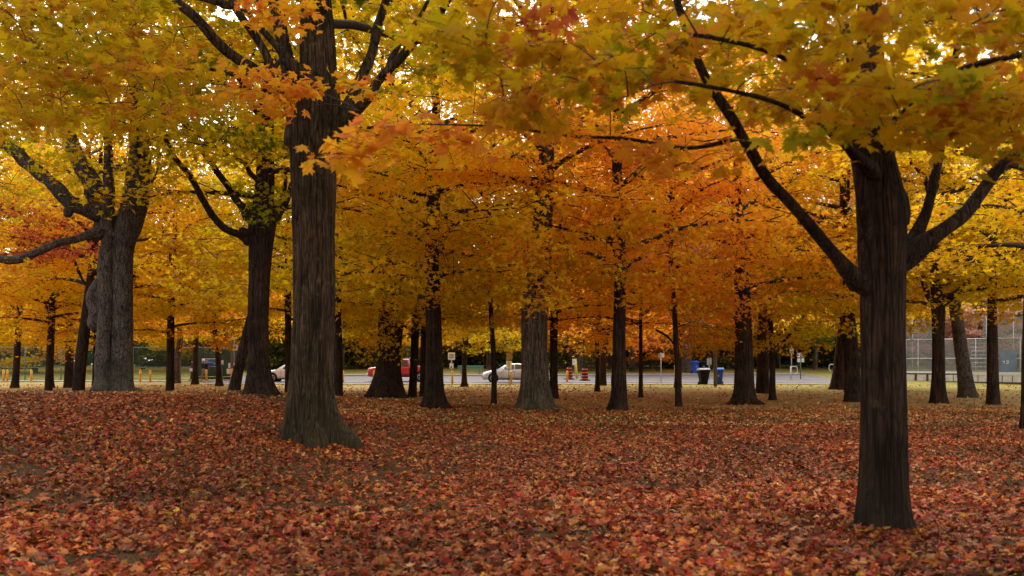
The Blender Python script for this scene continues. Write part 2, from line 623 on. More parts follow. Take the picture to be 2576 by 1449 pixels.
class Spray:
    """gathers leaf sprays for one crown"""

    def __init__(self):
        self.P, self.N, self.T, self.S, self.V = [], [], [], [], []

    def add(self, pts, n, wid, thick, size, v, vs=0.12, out=None, droop=0.35, tilt=0.55):
        pts = np.asarray(pts, dtype=np.float64)
        m = len(pts)
        seg = rs.rand(n) * (m - 1)
        i = np.minimum(seg.astype(int), m - 2)
        f = (seg - i)[:, None]
        p = pts[i] * (1 - f) + pts[i + 1] * f
        off = rs.randn(n, 3)
        d = off * np.array([wid, wid, thick])
        d[:, 2] -= np.abs(rs.randn(n)) * thick
        p = p + d
        nr = np.array([0, 0, 1.0]) + rs.randn(n, 3) * tilt
        td = d * np.array([1, 1, 0.3]) / max(wid, 1e-6) + (np.asarray(out) if out is not None else 0) + rs.randn(n, 3) * 0.4
        td[:, 2] -= droop + rs.rand(n) * 0.6
        self.P.append(p)
        self.N.append(nr)
        self.T.append(td)
        self.S.append(size * (0.65 + rs.rand(n) * 0.6))
        self.V.append(np.clip(v + rs.randn(n) * vs, 0, 1))

    def mesh(self, name, tpl, curl=0.25):
        P, N, T, S, V = (np.concatenate(a) for a in (self.P, self.N, self.T, self.S, self.V))
        me, nf = leaves(name, tpl, P, N, T, S, curl)
        set_v(me, V, nf)
        return me


def crown_variant(seed, zb, zt, Rr, nl, nsub, nleaf, size, tpl, low=0.0):
    """branches mesh and leaf mesh of a maple crown around a vertical axis"""
    rg = np.random.RandomState(seed)
    mb, sp = MB(), Spray()
    H = zt - zb
    for i in range(nl):
        t = (i + 0.5) / nl
        z0 = zb - 0.3 + H * 0.82 * t
        ang = i * 2.39996 + rg.randn() * 0.3
        env = math.sin(math.pi * min(1, (0.30 + 0.66 * t))) ** 0.7
        L = Rr * env * (0.8 + 0.35 * rg.rand())
        el = 0.30 + 0.65 * t + rg.randn() * 0.1
        dx, dy = math.cos(ang), math.sin(ang)
        pts = []
        for s in np.linspace(0, 1, 7):
            rr = L * s
            zz = z0 + L * (math.tan(min(el, 1.1)) * s * (1 - 0.45 * s)) * 0.75 - low * s * s * (1 - t)
            w = rg.randn(2) * 0.09 * L * 0.2 * (s > 0)
            pts.append((dx * rr + w[0], dy * rr + w[1], zz))
        r0 = 0.035 + 0.012 * L
        mb.tube(pts, list(np.linspace(r0, 0.012, 7)), 5, cap=False)
        pts = np.array(pts)
        cl = rg.rand()
        for j in range(nsub):
            s = 0.22 + 0.78 * (j + rg.rand()) / nsub
            b = pts[min(5, int(s * 6))] * (1 - (s * 6 - int(s * 6))) + pts[min(6, int(s * 6) + 1)] * (s * 6 - int(s * 6)) if s < 1 else pts[6]
            side = (-1) ** j
            a2 = ang + side * (0.5 + rg.rand() * 0.7)
            l2 = L * (0.30 + 0.22 * rg.rand()) * (1.25 - 0.5 * s)
            q = [b, b + np.array([math.cos(a2) * l2 * 0.5, math.sin(a2) * l2 * 0.5, 0.10 * l2 + rg.randn() * 0.14]),
                 b + np.array([math.cos(a2) * l2, math.sin(a2) * l2, -0.05 * l2 + rg.randn() * 0.30])]
            mb.tube(q, [0.024, 0.014, 0.006], 3, cap=False)
            nn = int(nleaf * (0.5 + rg.rand()) * (l2 / (Rr * 0.35)))
            sp.add(q, max(nn, 8), 0.20 + l2 * 0.12, 0.15, size, 0.5 + 0.28 * (cl - 0.5) * 2 * 0.7 + 0.15 * rg.randn(), 0.16,
                   out=(math.cos(a2) * 0.6, math.sin(a2) * 0.6, 0))
    me = sp.mesh('maple_crown_leaves', tpl)
    bm_ = bpy.data.meshes.new('crown_branches')
    bm_.from_pydata(mb.v, [], mb.f)
    bm_.polygons.foreach_set('use_smooth', mb.s)
    bm_.update()
    bm_.materials.append(M['twig'])
    me.materials.append(M['leaf_gold'])
    return me, bm_, zb, zt, Rr


VAR = {
    'big1': crown_variant(1, 4.6, 19, 6.4, 30, 8, 100, 0.17, T_MID, 0.6),
    'big2': crown_variant(2, 5.0, 20, 6.8, 30, 8, 100, 0.17, T_MID, 0.9),
    'mid1': crown_variant(3, 3.7, 14.5, 4.8, 26, 7, 82, 0.16, T_MID, 0.6),
    'mid2': crown_variant(4, 3.4, 13.5, 5.2, 24, 7, 82, 0.16, T_MID, 0.7),
    'mid3': crown_variant(5, 3.9, 15.5, 4.6, 26, 7, 82, 0.16, T_MID, 0.5),
    'small1': crown_variant(6, 2.7, 9.0, 3.1, 18, 6, 64, 0.15, T_MID, 0.4),
    'small2': crown_variant(7, 2.5, 8.0, 3.3, 16, 6, 64, 0.15, T_MID, 0.4),
    'far1': crown_variant(8, 2.6, 17, 6.0, 26, 7, 60, 0.32, T_LO, 0.8),
    'far2': crown_variant(9, 1.2, 14, 5.6, 26, 7, 60, 0.34, T_LO, 0.8),
    'bush': crown_variant(10, 0.2, 4.2, 3.0, 20, 6, 45, 0.24, T_LO, 0.2),
}


def trunk_fn(seed, hi, flare, lobes=5, base_z=0.0, ridge=0.03, fl_h=0.35):
    rk = random.Random(seed)
    ph = rk.random() * 6.28
    knots = [(rk.uniform(0.8, 7), rk.uniform(0, 6.28), rk.uniform(-.08, .14), rk.uniform(.08, .25)) for _ in range(9)]

    def fn(i, a, p):
        h = max(0.0, p.z - base_z)
        r_ = 1 + flare * math.exp(-h / fl_h) * (0.7 + 0.5 * math.sin(lobes * a + ph) + 0.25 * math.sin(3 * a + ph * 2))
        r_ *= 0.965 + 0.025 * math.sin(2 * a + ph + h * 0.7) + 0.02 * math.sin(3 * a - ph + h * 1.1)
        if hi:
            nz = mnoise.noise(Vector((math.cos(a) * 8.5, math.sin(a) * 8.5, h * 0.75 + seed)))
            n2 = mnoise.noise(Vector((math.cos(a) * 19, math.sin(a) * 19, h * 1.8 + seed)))
            n3 = mnoise.noise(Vector((math.cos(a) * 1.6, math.sin(a) * 1.6, h * 0.8 + seed * 2)))
            r_ *= 1 + ridge * 2.6 * (0.16 - abs(nz)) + ridge * 0.8 * n2 + ridge * 0.9 * n3
            for (kh, ka, ks, kw) in knots:
                da = math.atan2(math.sin(a - ka), math.cos(a - ka))
                r_ *= 1 + ks * math.exp(-((h - kh) / kw) ** 2 - (da / 0.45) ** 2)
            if h < 0.9:
                r_ *= 1 + flare * 0.5 * math.exp(-h / (fl_h * 0.7)) * max(0, math.sin(lobes * a * 1.0 + ph + 0.8 * mnoise.noise(Vector((math.cos(a), math.sin(a), seed)))))
        return r_
    return fn


LEAFNAME = {}


def tree(label, path, Y=None, var=None, mat='leaf_gold', sc=1.0, yaw=0.0, limbs=(), barkm='bark_dark', name='maple_tree',
         flare=0.45, hi=False, group='park maples standing on the leaf covered lawn', top=None, seed=1, ridge=0.03, dz=0.0):
    """path, limbs: pixels of the photo with widths, read at distance Y (or where the sight line meets the ground)"""
    if Y is None:
        Y = hit(path[0][0], path[0][1])
    b = at(path[0][0], path[0][1], Y)
    b.z = gz(b.x, Y)
    root = empty(name, b)
    tag(root, label, 'tree', group)
    pm = F / Y

    def loc(px, py, dy=0.0):
        p = at(px, py, Y)
        # read the pixel at its own depth so a limb reaching forward still starts at the trunk
        k = (Y + dy) / Y
        q = Vector((p.x * k, Y + dy, CH + (p.z - CH) * k))
        return q - b
    pts = [Vector((0, 0, -0.25)), Vector((0, 0, 0.02))]
    rad = [path[1][2] / 2 / pm] * 2
    flare = max(0.12, path[0][2] / path[1][2] * 1.12 - 1)
    for q in path[1:]:
        pts.append(loc(q[0], q[1]))
        rad.append(q[2] / 2 / pm)
    if var:
        me, bm_, zb, zt, Rr = VAR[var]
        ztop = (zb + (zt - zb) * 0.85) * sc + dz
        last = pts[-1]
        d = (pts[-1] - pts[-2]).normalized()
        if last.z < ztop:
            n_ = 4
            for k in range(1, n_ + 1):
                f = k / n_
                z = last.z + (ztop - last.z) * f
                pts.append(Vector((last.x + d.x * (ztop - last.z) * f * 0.4 + random.uniform(-.15, .15), last.y + random.uniform(-.15, .15), z)))
                rad.append(rad[len(path)] * (1 - f) * 0.9 + 0.03)
    elif top:
        last = pts[-1]
        pts.append(last + Vector((0, 0.3, top)))
        rad.append(0.04)
    P, Rd = smooth_path(pts, rad, 0.07 if hi else 0.28)
    mb = MB()
    mb.tube(P, Rd, 144 if hi else 20, fn=trunk_fn(seed, hi, flare, base_z=0.0, ridge=ridge, fl_h=0.2 + 0.6 * Rd[0]))
    mb.build('trunk', M[barkm], root)
    if hi and path[0][2] / pm > 0.4:
        rr0 = Rd[0]
        rk = random.Random(seed + 5)
        nr_ = 7
        for k in range(nr_):
            a = k * 2 * math.pi / nr_ + rk.uniform(-.3, .3)
            ln_ = rr0 * rk.uniform(1.5, 3.1)
            ca, sa = math.cos(a), math.sin(a)
            q, rq = smooth_path([(ca * rr0 * .5, sa * rr0 * .5, rr0 * .85), (ca * rr0 * .98, sa * rr0 * .98, rr0 * .34), (ca * ln_ * .7, sa * ln_ * .7, rr0 * .0), (ca * ln_, sa * ln_, -rr0 * .45)],
                                [rr0 * .30, rr0 * .32, rr0 * .2, rr0 * .08], 0.06)
            m3 = MB()
            m3.tube(q, rq, 14, fn=lambda i, a_, p, s_=k: 1 + 0.25 * mnoise.noise(Vector((math.cos(a_) * 2 + s_, math.sin(a_) * 2, i * .4))))
            m3.build('root', M[barkm], root)
    nodes = [(p, r_) for p, r_ in zip(P[::6], Rd[::6])]
    for lm in limbs:
        lp = [loc(q[0], q[1], q[3] if len(q) > 3 else 0.0) for q in lm]
        lr = [q[2] / 2 / pm * (0.84 if k_ else 1.0) for k_, q in enumerate(lm)]
        p2, r2 = smooth_path(lp, lr, 0.08 if hi else 0.25)
        p2 = [p + Vector((mnoise.noise(p * 1.3 + Vector((seed, 0, 0))), mnoise.noise(p * 1.3 + Vector((0, seed, 0))), mnoise.noise(p * 1.3 + Vector((0, 0, seed))))) * min(r_ * 0.9, 0.07) for p, r_ in zip(p2, r2)]
        r2 = [r_ * (1 + 0.3 * math.exp(-((i - 3) / 3.0) ** 2)) * min(1.0, 0.25 + 0.25 * i) for i, r_ in enumerate(r2)]
        m2 = MB()
        sd = seed + len(nodes)
        m2.tube(p2, r2, 28 if hi else 10, fn=(lambda i, a, p, s_=sd: 1 + 0.22 * mnoise.noise(Vector((math.cos(a) * 1.5 + s_, math.sin(a) * 1.5, i * 0.22))) + 0.08 * mnoise.noise(Vector((math.cos(a) * 5 + s_, math.sin(a) * 5, i * 0.5)))))
        m2.build('limb', M[barkm], root)
        nodes += [(p, r_) for p, r_ in zip(p2[::4], r2[::4])]
    if var:
        me, bm_, zb, zt, Rr = VAR[var]
        zc = zb * sc + dz
        ax = Vector((0, 0, 0))
        for i in range(len(P) - 1):
            if P[i].z <= zc <= P[i + 1].z:
                ax = P[i]
        cr = bpy.data.objects.new('crown', me)
        br = bpy.data.objects.new('branches', bm_)
        for o in (cr, br):
            C.objects.link(o)
            o.parent = root
            o.location = (ax.x, ax.y, dz)
            o.scale = (sc, sc, sc)
            o.rotation_euler = (0, 0, yaw)
        cr.material_slots[0].link = 'OBJECT'
        cr.material_slots[0].material = M[mat]
    return root, b, nodes


def near_crown(root, b, nodes, targets, size, tpl=T_HI, nleaf=18, wid=0.2, thick=0.045, mat='leaf_direct', name='crown', tw='branches', tilt=0.6):
    """twigs grown from the limbs to each target, each ending in a flat spray of leaves"""
    nd = [(Vector(p), r_) for p, r_ in nodes]
    mb, sp = MB(), Spray()
    arr = np.array([tuple(p) for p, _ in nd])
    tl = [(Vector(t[0]) - b, t[1], t[2] if len(t) > 2 else 1.0) for t in targets]
    d0 = [np.min(np.linalg.norm(arr - np.array(t[0]), axis=1)) for t in tl]
    order = np.argsort(d0)
    pts = [tuple(p) for p, _ in nd]
    A_ = np.array(pts)
    for k in order:
        t, v, dens = tl[k]
        ta = np.array(t)
        # nearest earlier node that is not above the target by much
        dd = np.linalg.norm((A_ - ta) * np.array([1, 1, 1.3]), axis=1)
        i = int(np.argmin(dd))
        s = Vector(A_[i])
        L = (t - s).length
        mid = (s + t) / 2 + Vector((random.gauss(0, 0.08) * L, random.gauss(0, 0.08) * L, 0.10 * L))
        pp, rr = smooth_path([s, mid, t], [0.005 + 0.006 * min(L, 4), 0.004 + 0.003 * min(L, 4), 0.003], max(0.12, L / 8))
        mb.tube(pp, rr, 4, cap=False)
        A_ = np.vstack([A_, np.array([tuple(q) for q in pp[2::2]])]) if len(pp) > 2 else A_
        dr = (t - s)
        dr.z *= 0.3
        if dr.length < 0.01:
            dr = Vector((1, 0, 0))
        dr.normalize()
        a = math.atan2(dr.y, dr.x)
        for q in (-1, 0, 1):
            a2 = a + q * random.uniform(0.5, 1.0)
            l2 = wid * random.uniform(1.2, 2.4)
            e = t + Vector((math.cos(a2) * l2, math.sin(a2) * l2, random.gauss(-0.05, 0.07)))
            mb.tube([t, (t + e) / 2 + Vector((0, 0, 0.02)), e], [0.003, 0.0025, 0.0015], 3, cap=False)
            sp.add([t, (t + e) / 2, e], max(2, int(nleaf * dens / 3)), wid * 0.42, thick, size, v, 0.05,
                   out=(math.cos(a2) * .7, math.sin(a2) * .7, 0), droop=0.45, tilt=tilt)
    me = sp.mesh('maple_leaves', tpl, 0.35)
    link(name, me, M[mat], root)
    mb.build(tw, M['twig'], root)


def targets(x0, x1, y0, y1, Y0, Y1, n, v, vs, dens=1.0, skip=None):
    o = []
    while len(o) < n:
        px, py = random.uniform(x0, x1), random.uniform(y0, y1)
        if skip and skip(px, py):
            continue
        Y = random.uniform(Y0, Y1)
        o.append((at(px, py, Y), random.gauss(v, vs), dens))
    return o


# ------------------------------------------------------------------ setting
def ground():
    ys = list(np.arange(1.0, 60, 0.6)) + list(np.arange(60, 75, 1.5)) + [75] + list(np.arange(78, 130, 3)) + [150, 200, 300, 500, 900]
    xs = [-900, -400, -200, -120] + list(np.arange(-80, -30, 4)) + list(np.arange(-30, 30, 0.8)) + list(np.arange(30, 81, 4)) + [120, 200, 400, 900]
    xs, ys = np.array(xs), np.array(ys)
    V = []
    for y in ys:
        for x in xs:
            bump_ = 0.03 * mnoise.noise(Vector((x * 0.5, y * 0.5, 3))) if y < 60 else 0
            V.append((x, y, gz(x, y) + bump_))
    n = len(xs)
    q = np.array([(j * n + i, j * n + i + 1, (j + 1) * n + i + 1, (j + 1) * n + i) for j in range(len(ys) - 1) for i in range(n - 1)])
    me = mesh_np('ground', np.array(V), q.ravel(), np.arange(len(q)) * 4, None)
    tag(link('ground', me, M['ground']), kind='structure', label='leaf strewn park lawn')


ground()


def sheet(name, mat, pts_near, pts_far, z):
    """flat strip between two polylines draped over the ground"""
    V, Fc = [], []
    n = len(pts_near)
    rows = 7
    for r_ in range(rows):
        f = r_ / (rows - 1)
        for i in range(n):
            x = pts_near[i][0] * (1 - f) + pts_far[i][0] * f
            y = pts_near[i][1] * (1 - f) + pts_far[i][1] * f
            V.append((x, y, gz(x, y) + z))
    for r_ in range(rows - 1):
        for i in range(n - 1):
            Fc.append((r_ * n + i, r_ * n + i + 1, (r_ + 1) * n + i + 1, (r_ + 1) * n + i))
    m = MB()
    m.add(V, Fc, True)
    return tag(m.build(name, mat), kind='structure')


xs_ = list(np.linspace(-24, 27, 22))
sheet('road', M['asphalt'], [(x, 76.45) for x in xs_], [(x * 1.02, 88.5 + 0.10 * max(0, x)) for x in xs_], 0.035)
sheet('pavement', M['concrete'], [(x, 75.2 - 0.0 * x) for x in xs_], [(x, 76.3) for x in xs_], 0.05)
sheet('path', M['concrete'], [(x, 79.2) for x in np.linspace(-60, -24.2, 10)], [(x, 80.4) for x in np.linspace(-60, -24.2, 10)], 0.05)
kb = MB()
kb.tube([(x, 76.38, gz(x, 76.38) + 0.03) for x in xs_], 0.09, 6)
tag(kb.build('kerb', M['concrete']), kind='structure')
kb = MB()
kb.tube([(x, 88.6 + 0.10 * max(0, x), gz(x, 88.6 + 0.10 * max(0, x)) + 0.05) for x in xs_], 0.13, 6)
tag(kb.build('far_kerb', M['concrete']), kind='structure')


yA, yB = hit(2228, 1345), hit(792, 1118)
PILES = [(at(2228, 0, yA).x, yA, .30), (at(792, 0, yB).x, yB, .62), (at(1348, 0, 34.5).x, 34.5, .8), (at(1093, 0, 37.3).x, 37.3, .5), (at(1555, 0, 34.2).x, 34.2, .4)]


def fallen():
    cols = np.array([(0.50, 0.10, 0.035), (0.42, 0.055, 0.030), (0.62, 0.18, 0.045), (0.62, 0.25, 0.10), (0.70, 0.36, 0.18),
                     (0.26, 0.05, 0.025), (0.64, 0.28, 0.04), (0.75, 0.45, 0.05), (0.20, 0.10, 0.04), (0.55, 0.03, 0.03), (0.46, 0.2, 0.08)])
    prob = np.array([.23, .15, .22, .10, .04, .09, .05, .015, .05, .02, .035])
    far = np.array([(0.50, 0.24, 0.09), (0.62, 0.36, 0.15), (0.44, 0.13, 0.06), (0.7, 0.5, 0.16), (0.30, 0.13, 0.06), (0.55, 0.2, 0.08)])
    out = []
    bands = [(3.5, 14, T_HI, 0.092, 330), (14, 27, T_MID, 0.09, 230), (27, 40, T_LO, 0.10, 115), (40, 58, T_LO, 0.12, 14), (58, 75, T_LO, 0.13, 6)]
    Vs, Ls, Ss, Cs = [], [], [], []
    vb = lb = 0
    for (y0, y1, tpl, size, dens) in bands:
        w = lambda y: 0.56 * y + 2.5
        area = (w(y0) + w(y1)) * (y1 - y0)
        n = int(area * dens)
        y = y0 + (y1 - y0) * np.sqrt(rs.rand(n) * (1 - (y0 / y1) ** 2 * 0.0) + 0.0) if False else None
        u = rs.rand(n)
        A0, A1 = w(y0), w(y1)
        y = y0 + (y1 - y0) * ((-A0 + np.sqrt(A0 ** 2 + u * (A1 ** 2 - A0 ** 2))) / (A1 - A0))
        x = (rs.rand(n) * 2 - 1) * (0.56 * y + 2.5)
        keep = np.ones(n, bool)
        z = np.empty(n)
        for i in range(n):
            g = mnoise.noise(Vector((x[i] * 0.9, y[i] * 0.9, 0.5))) + 0.6 * mnoise.noise(Vector((x[i] * 2.7, y[i] * 2.7, 4.5)))
            if rs.rand() < sm((-0.15 - g) / 0.55) * 0.72:
                keep[i] = False
            if y[i] > 7 and mnoise.noise(Vector((x[i] * 0.22, y[i] * 0.28, 20))) < -0.16 + 0.12 * mnoise.noise(Vector((x[i] * 2, y[i] * 2, 7))) and rs.rand() < 0.5:
                keep[i] = False
            if 26 < y0 < 40 and rs.rand() < sm((y[i] - 33) / 6) * (0.85 if x[i] > 2 else 0.6) and x[i] > -5:
                keep[i] = False
            if y0 >= 40 and x[i] > 6 and rs.rand() < 0.5:
                keep[i] = False
            z[i] = gz(x[i], y[i]) + (0.03 * mnoise.noise(Vector((x[i] * 0.5, y[i] * 0.5, 3))) if y[i] < 60 else 0)
        x, y, z = x[keep], y[keep], z[keep]
        for (tx_, ty_, tr_) in PILES:
            if y0 <= ty_ < y1:
                k_ = 1800
                a = rs.rand(k_) * 6.28
                d_ = tr_ * (0.95 + np.abs(rs.randn(k_)) * 0.55)
                nx, ny = tx_ + np.cos(a) * d_, ty_ + np.sin(a) * d_
                nz = np.array([gz(p, q) for p, q in zip(nx, ny)]) + np.maximum(0, 1.9 - d_ / tr_) * 0.10 * rs.rand(k_) * (0.45 + tr_)
                x, y, z = np.concatenate([x, nx]), np.concatenate([y, ny]), np.concatenate([z, nz])
        n = len(x)
        P = np.stack([x, y, z + 0.012 + rs.rand(n) * 0.03], 1)
        N = np.array([0, 0, 1.0]) + rs.randn(n, 3) * 0.5
        a = rs.rand(n) * 6.28
        T = np.stack([np.cos(a), np.sin(a), np.zeros(n)], 1)
        S = size * (0.5 + rs.rand(n) * 0.75)
        tplc = tpl
        me, nf = leaves('tmp', tplc, P, N, T, S, 0.55)
        nv = len(me.vertices)
        co = np.empty(nv * 3, np.float32)
        me.vertices.foreach_get('co', co)
        li = np.empty(len(me.loops), np.int32)
        me.loops.foreach_get('vertex_index', li)
        st = np.empty(len(me.polygons), np.int32)
        me.polygons.foreach_get('loop_start', st)
        if y0 < 27:
            c = cols[rs.choice(len(cols), n, p=prob)]
        elif y0 < 40:
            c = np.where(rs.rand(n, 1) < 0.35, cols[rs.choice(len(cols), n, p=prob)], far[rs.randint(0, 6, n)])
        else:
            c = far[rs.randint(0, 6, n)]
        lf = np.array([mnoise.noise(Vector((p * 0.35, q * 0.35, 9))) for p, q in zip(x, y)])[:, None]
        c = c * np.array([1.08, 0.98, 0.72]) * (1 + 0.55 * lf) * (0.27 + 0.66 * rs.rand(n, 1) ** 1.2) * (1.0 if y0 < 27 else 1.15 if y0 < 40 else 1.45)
        Vs.append(co.reshape(-1, 3)); Ls.append(li + vb); Ss.append(st + lb)
        Cs.append(np.repeat(c, nf, axis=0))
        vb += nv; lb += len(li)
        bpy.data.meshes.remove(me)
    me = mesh_np('fallen_leaves', np.concatenate(Vs), np.concatenate(Ls), np.concatenate(Ss), None, False)
    cc = np.concatenate(Cs)
    cc = np.clip(np.concatenate([cc, np.ones((len(cc), 1))], 1), 0, 1)
    at_ = me.attributes.new('Col', 'FLOAT_COLOR', 'FACE')
    at_.data.foreach_set('color', cc.astype(np.float32).ravel())
    o = link('fallen_leaves', me, M['fallen'])
    tag(o, 'red, orange and brown maple leaves lying thick over the lawn', 'fallen leaves', kind='stuff')


fallen()


def tufts():
    n = 60000
    y = 4 + 30 * rs.rand(n) ** 0.7
    x = (rs.rand(n) * 2 - 1) * (0.56 * y + 2)
    g = np.array([mnoise.noise(Vector((a * 0.9, b * 0.9, 0.5))) + 0.6 * mnoise.noise(Vector((a * 2.7, b * 2.7, 4.5))) for a, b in zip(x, y)])
    k = (g < -0.10) | (rs.rand(n) < 0.12)
    x, y = x[k], y[k]
    n = len(x)
    z = np.array([gz(a, b) for a, b in zip(x, y)])
    an = rs.rand(n) * 6.28
    h = 0.03 + 0.05 * rs.rand(n)
    w_ = 0.004 + 0.004 * rs.rand(n) + y * 0.0002
    lx, ly = rs.randn(n) * 0.03, rs.randn(n) * 0.03
    V = np.empty((n, 3, 3))
    V[:, 0] = np.stack([x - np.cos(an) * w_, y - np.sin(an) * w_, z], 1)
    V[:, 1] = np.stack([x + np.cos(an) * w_, y + np.sin(an) * w_, z], 1)
    V[:, 2] = np.stack([x + lx, y + ly, z + h], 1)
    me = mesh_np('grass_tufts', V.reshape(-1, 3), np.arange(n * 3), np.arange(n) * 3, None, False)
    tag(link('grass_tufts', me, M['grass_blade']), 'short olive grass blades poking through the fallen leaves', 'grass', kind='stuff')
    mb = MB()
    for i in range(170):
        y = random.uniform(5, 26)
        x = random.uniform(-1, 1) * (0.55 * y + 1)
        a = random.uniform(0, 6.28)
        L = random.uniform(0.12, 0.5)
        pts = [(x + math.cos(a + .3 * math.sin(q * 9)) * L * q, y + math.sin(a + .3 * math.sin(q * 9)) * L * q, gz(x, y) + .05 + .015 * math.sin(q * 7 + i)) for q in (0, .35, .7, 1)]
        mb.tube(pts, [.005, .0045, .0035, .002], 4)
    tag(mb.build('fallen_twigs', M['twig']), 'small dark twigs scattered over the leaf carpet', 'twigs', kind='stuff')


M['grass_blade'] = plain('grass_blade', (0.11, 0.085, 0.025), 0.8, var=.5, scale=2)
tufts()

# ------------------------------------------------------------------ foreground trees
# right dark maple
rootA, bA, nA = tree('nearest maple at right, dark smooth trunk forking into wide rising limbs',
    [(2228, 1345, 136), (2224, 1270, 118), (2222, 1000, 113), (2220, 850, 111), (2220, 740, 114), (2218, 640, 122), (2217, 540, 126), (2212, 470, 114), (2205, 400, 94), (2198, 330, 84), (2192, 200, 74), (2188, 60, 64), (2184, -120, 55)],
    barkm='bark_right', flare=0.22, hi=True, seed=11, ridge=0.035, var='big1', mat='leaf_gold', dz=2.2, yaw=0.4,
    limbs=[[(2200, 730, 70, 0), (2145, 690, 44, -.15), (2100, 645, 37, -.3), (2045, 575, 33, -.4), (1990, 512, 31, -.5), (1935, 450, 30, -.6), (1880, 365, 29, -.7), (1835, 285, 27, -.8), (1800, 235, 26, -.8), (1770, 185, 25, -.9), (1735, 90, 22, -1.0), (1690, -40, 18, -1.1)],
           [(2205, 780, 40, 0), (2195, 690, 46, -.08), (2183, 600, 42, -.18), (2172, 540, 38, -.28), (2165, 470, 34, -.35), (2150, 330, 32, -.35), (2140, 200, 28, -.3), (2125, 60, 25, -.3)],
           [(2240, 680, 80, 0), (2290, 635, 55, 0), (2350, 590, 44, 0), (2420, 545, 39, .1), (2470, 485, 36, .2), (2515, 420, 34, .2), (2570, 370, 31, .3), (2640, 300, 27, .3)],
           [(2270, 640, 50, 0), (2300, 590, 34, .2), (2330, 520, 31, .3), (2352, 440, 28, .4), (2370, 370, 26, .5), (2385, 250, 22, .5), (2410, 100, 18, .5)],
           [(2215, 610, 70, 0.0), (2242, 550, 70, 0.0), (2248, 505, 58, 0), (2232, 450, 40, 0)],
           [(2210, 450, 40, -.2), (2120, 360, 20, -.8), (2000, 280, 14, -1.5), (1870, 235, 10, -2.0), (1700, 205, 8, -2.4)],
           [(2220, 350, 40, -.2), (2330, 240, 22, -.9), (2440, 170, 17, -1.4), (2600, 130, 12, -1.9)],
           [(2140, 250, 24, -.3), (2040, 180, 15, -1.2), (1900, 120, 11, -2.0), (1750, 90, 9, -2.6)],
           [(1880, 352, 14, -.7), (1850, 350, 11, -.75), (1740, 372, 10, -.8), (1650, 362, 9, -.8), (1560, 348, 9, -.8), (1460, 345, 8, -.8), (1380, 335, 7, -.8), (1290, 322, 6, -.8), (1180, 315, 5, -.8), (1060, 312, 3, -.8)]])
tA = []
tA += targets(1700, 2640, -80, 240, 6.6, 11.5, 84, 0.46, 0.08, skip=lambda x, y: x < 1960 and y > 130)
tA += targets(1200, 2640, -90, 150, 11.5, 17, 70, 0.45, 0.07)
tA += targets(1950, 2620, 200, 330, 6.8, 10.5, 32, 0.45, 0.08)
tA += targets(2330, 2620, 200, 390, 6.8, 9.5, 18, 0.46, 0.08)
tA += targets(1700, 2080, 130, 290, 10.6, 13.5, 22, 0.46, 0.09)
tA += targets(2080, 2230, 290, 470, 8.5, 9.2, 4, 0.40, 0.05, 0.6)
tA += targets(1160, 1750, -80, 190, 7.2, 11.5, 48, 0.43, 0.09)
tA += targets(1080, 1250, 60, 150, 7.5, 9.5, 8, 0.40, 0.06)
tA += targets(1230, 1650, 190, 290, 7.5, 10, 14, 0.47, 0.08)
tO = [(at(x, y + random.uniform(-15, 45), 9.3 + random.uniform(-.3, .3)), random.gauss(0.63, 0.05), 0.75)
       for x, y in [(1800, 370), (1740, 375), (1690, 372), (1620, 368), (1440, 345), (1240, 322), (1200, 330), (1130, 318), (1080, 318), (1020, 322), (1000, 300), (1650, 400), (1700, 420), (1660, 345)]]
tO += [(at(x, y, 9.2), random.gauss(0.64, 0.04), 0.6) for x, y in [(1000, 330), (960, 350), (930, 370), (890, 390), (860, 385), (980, 370), (930, 330)]]
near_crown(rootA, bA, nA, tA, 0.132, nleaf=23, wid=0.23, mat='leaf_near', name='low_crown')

near_crown(rootA, bA, nA, tO, 0.145, nleaf=18, wid=0.22, mat='leaf_direct', name='orange_leaves')

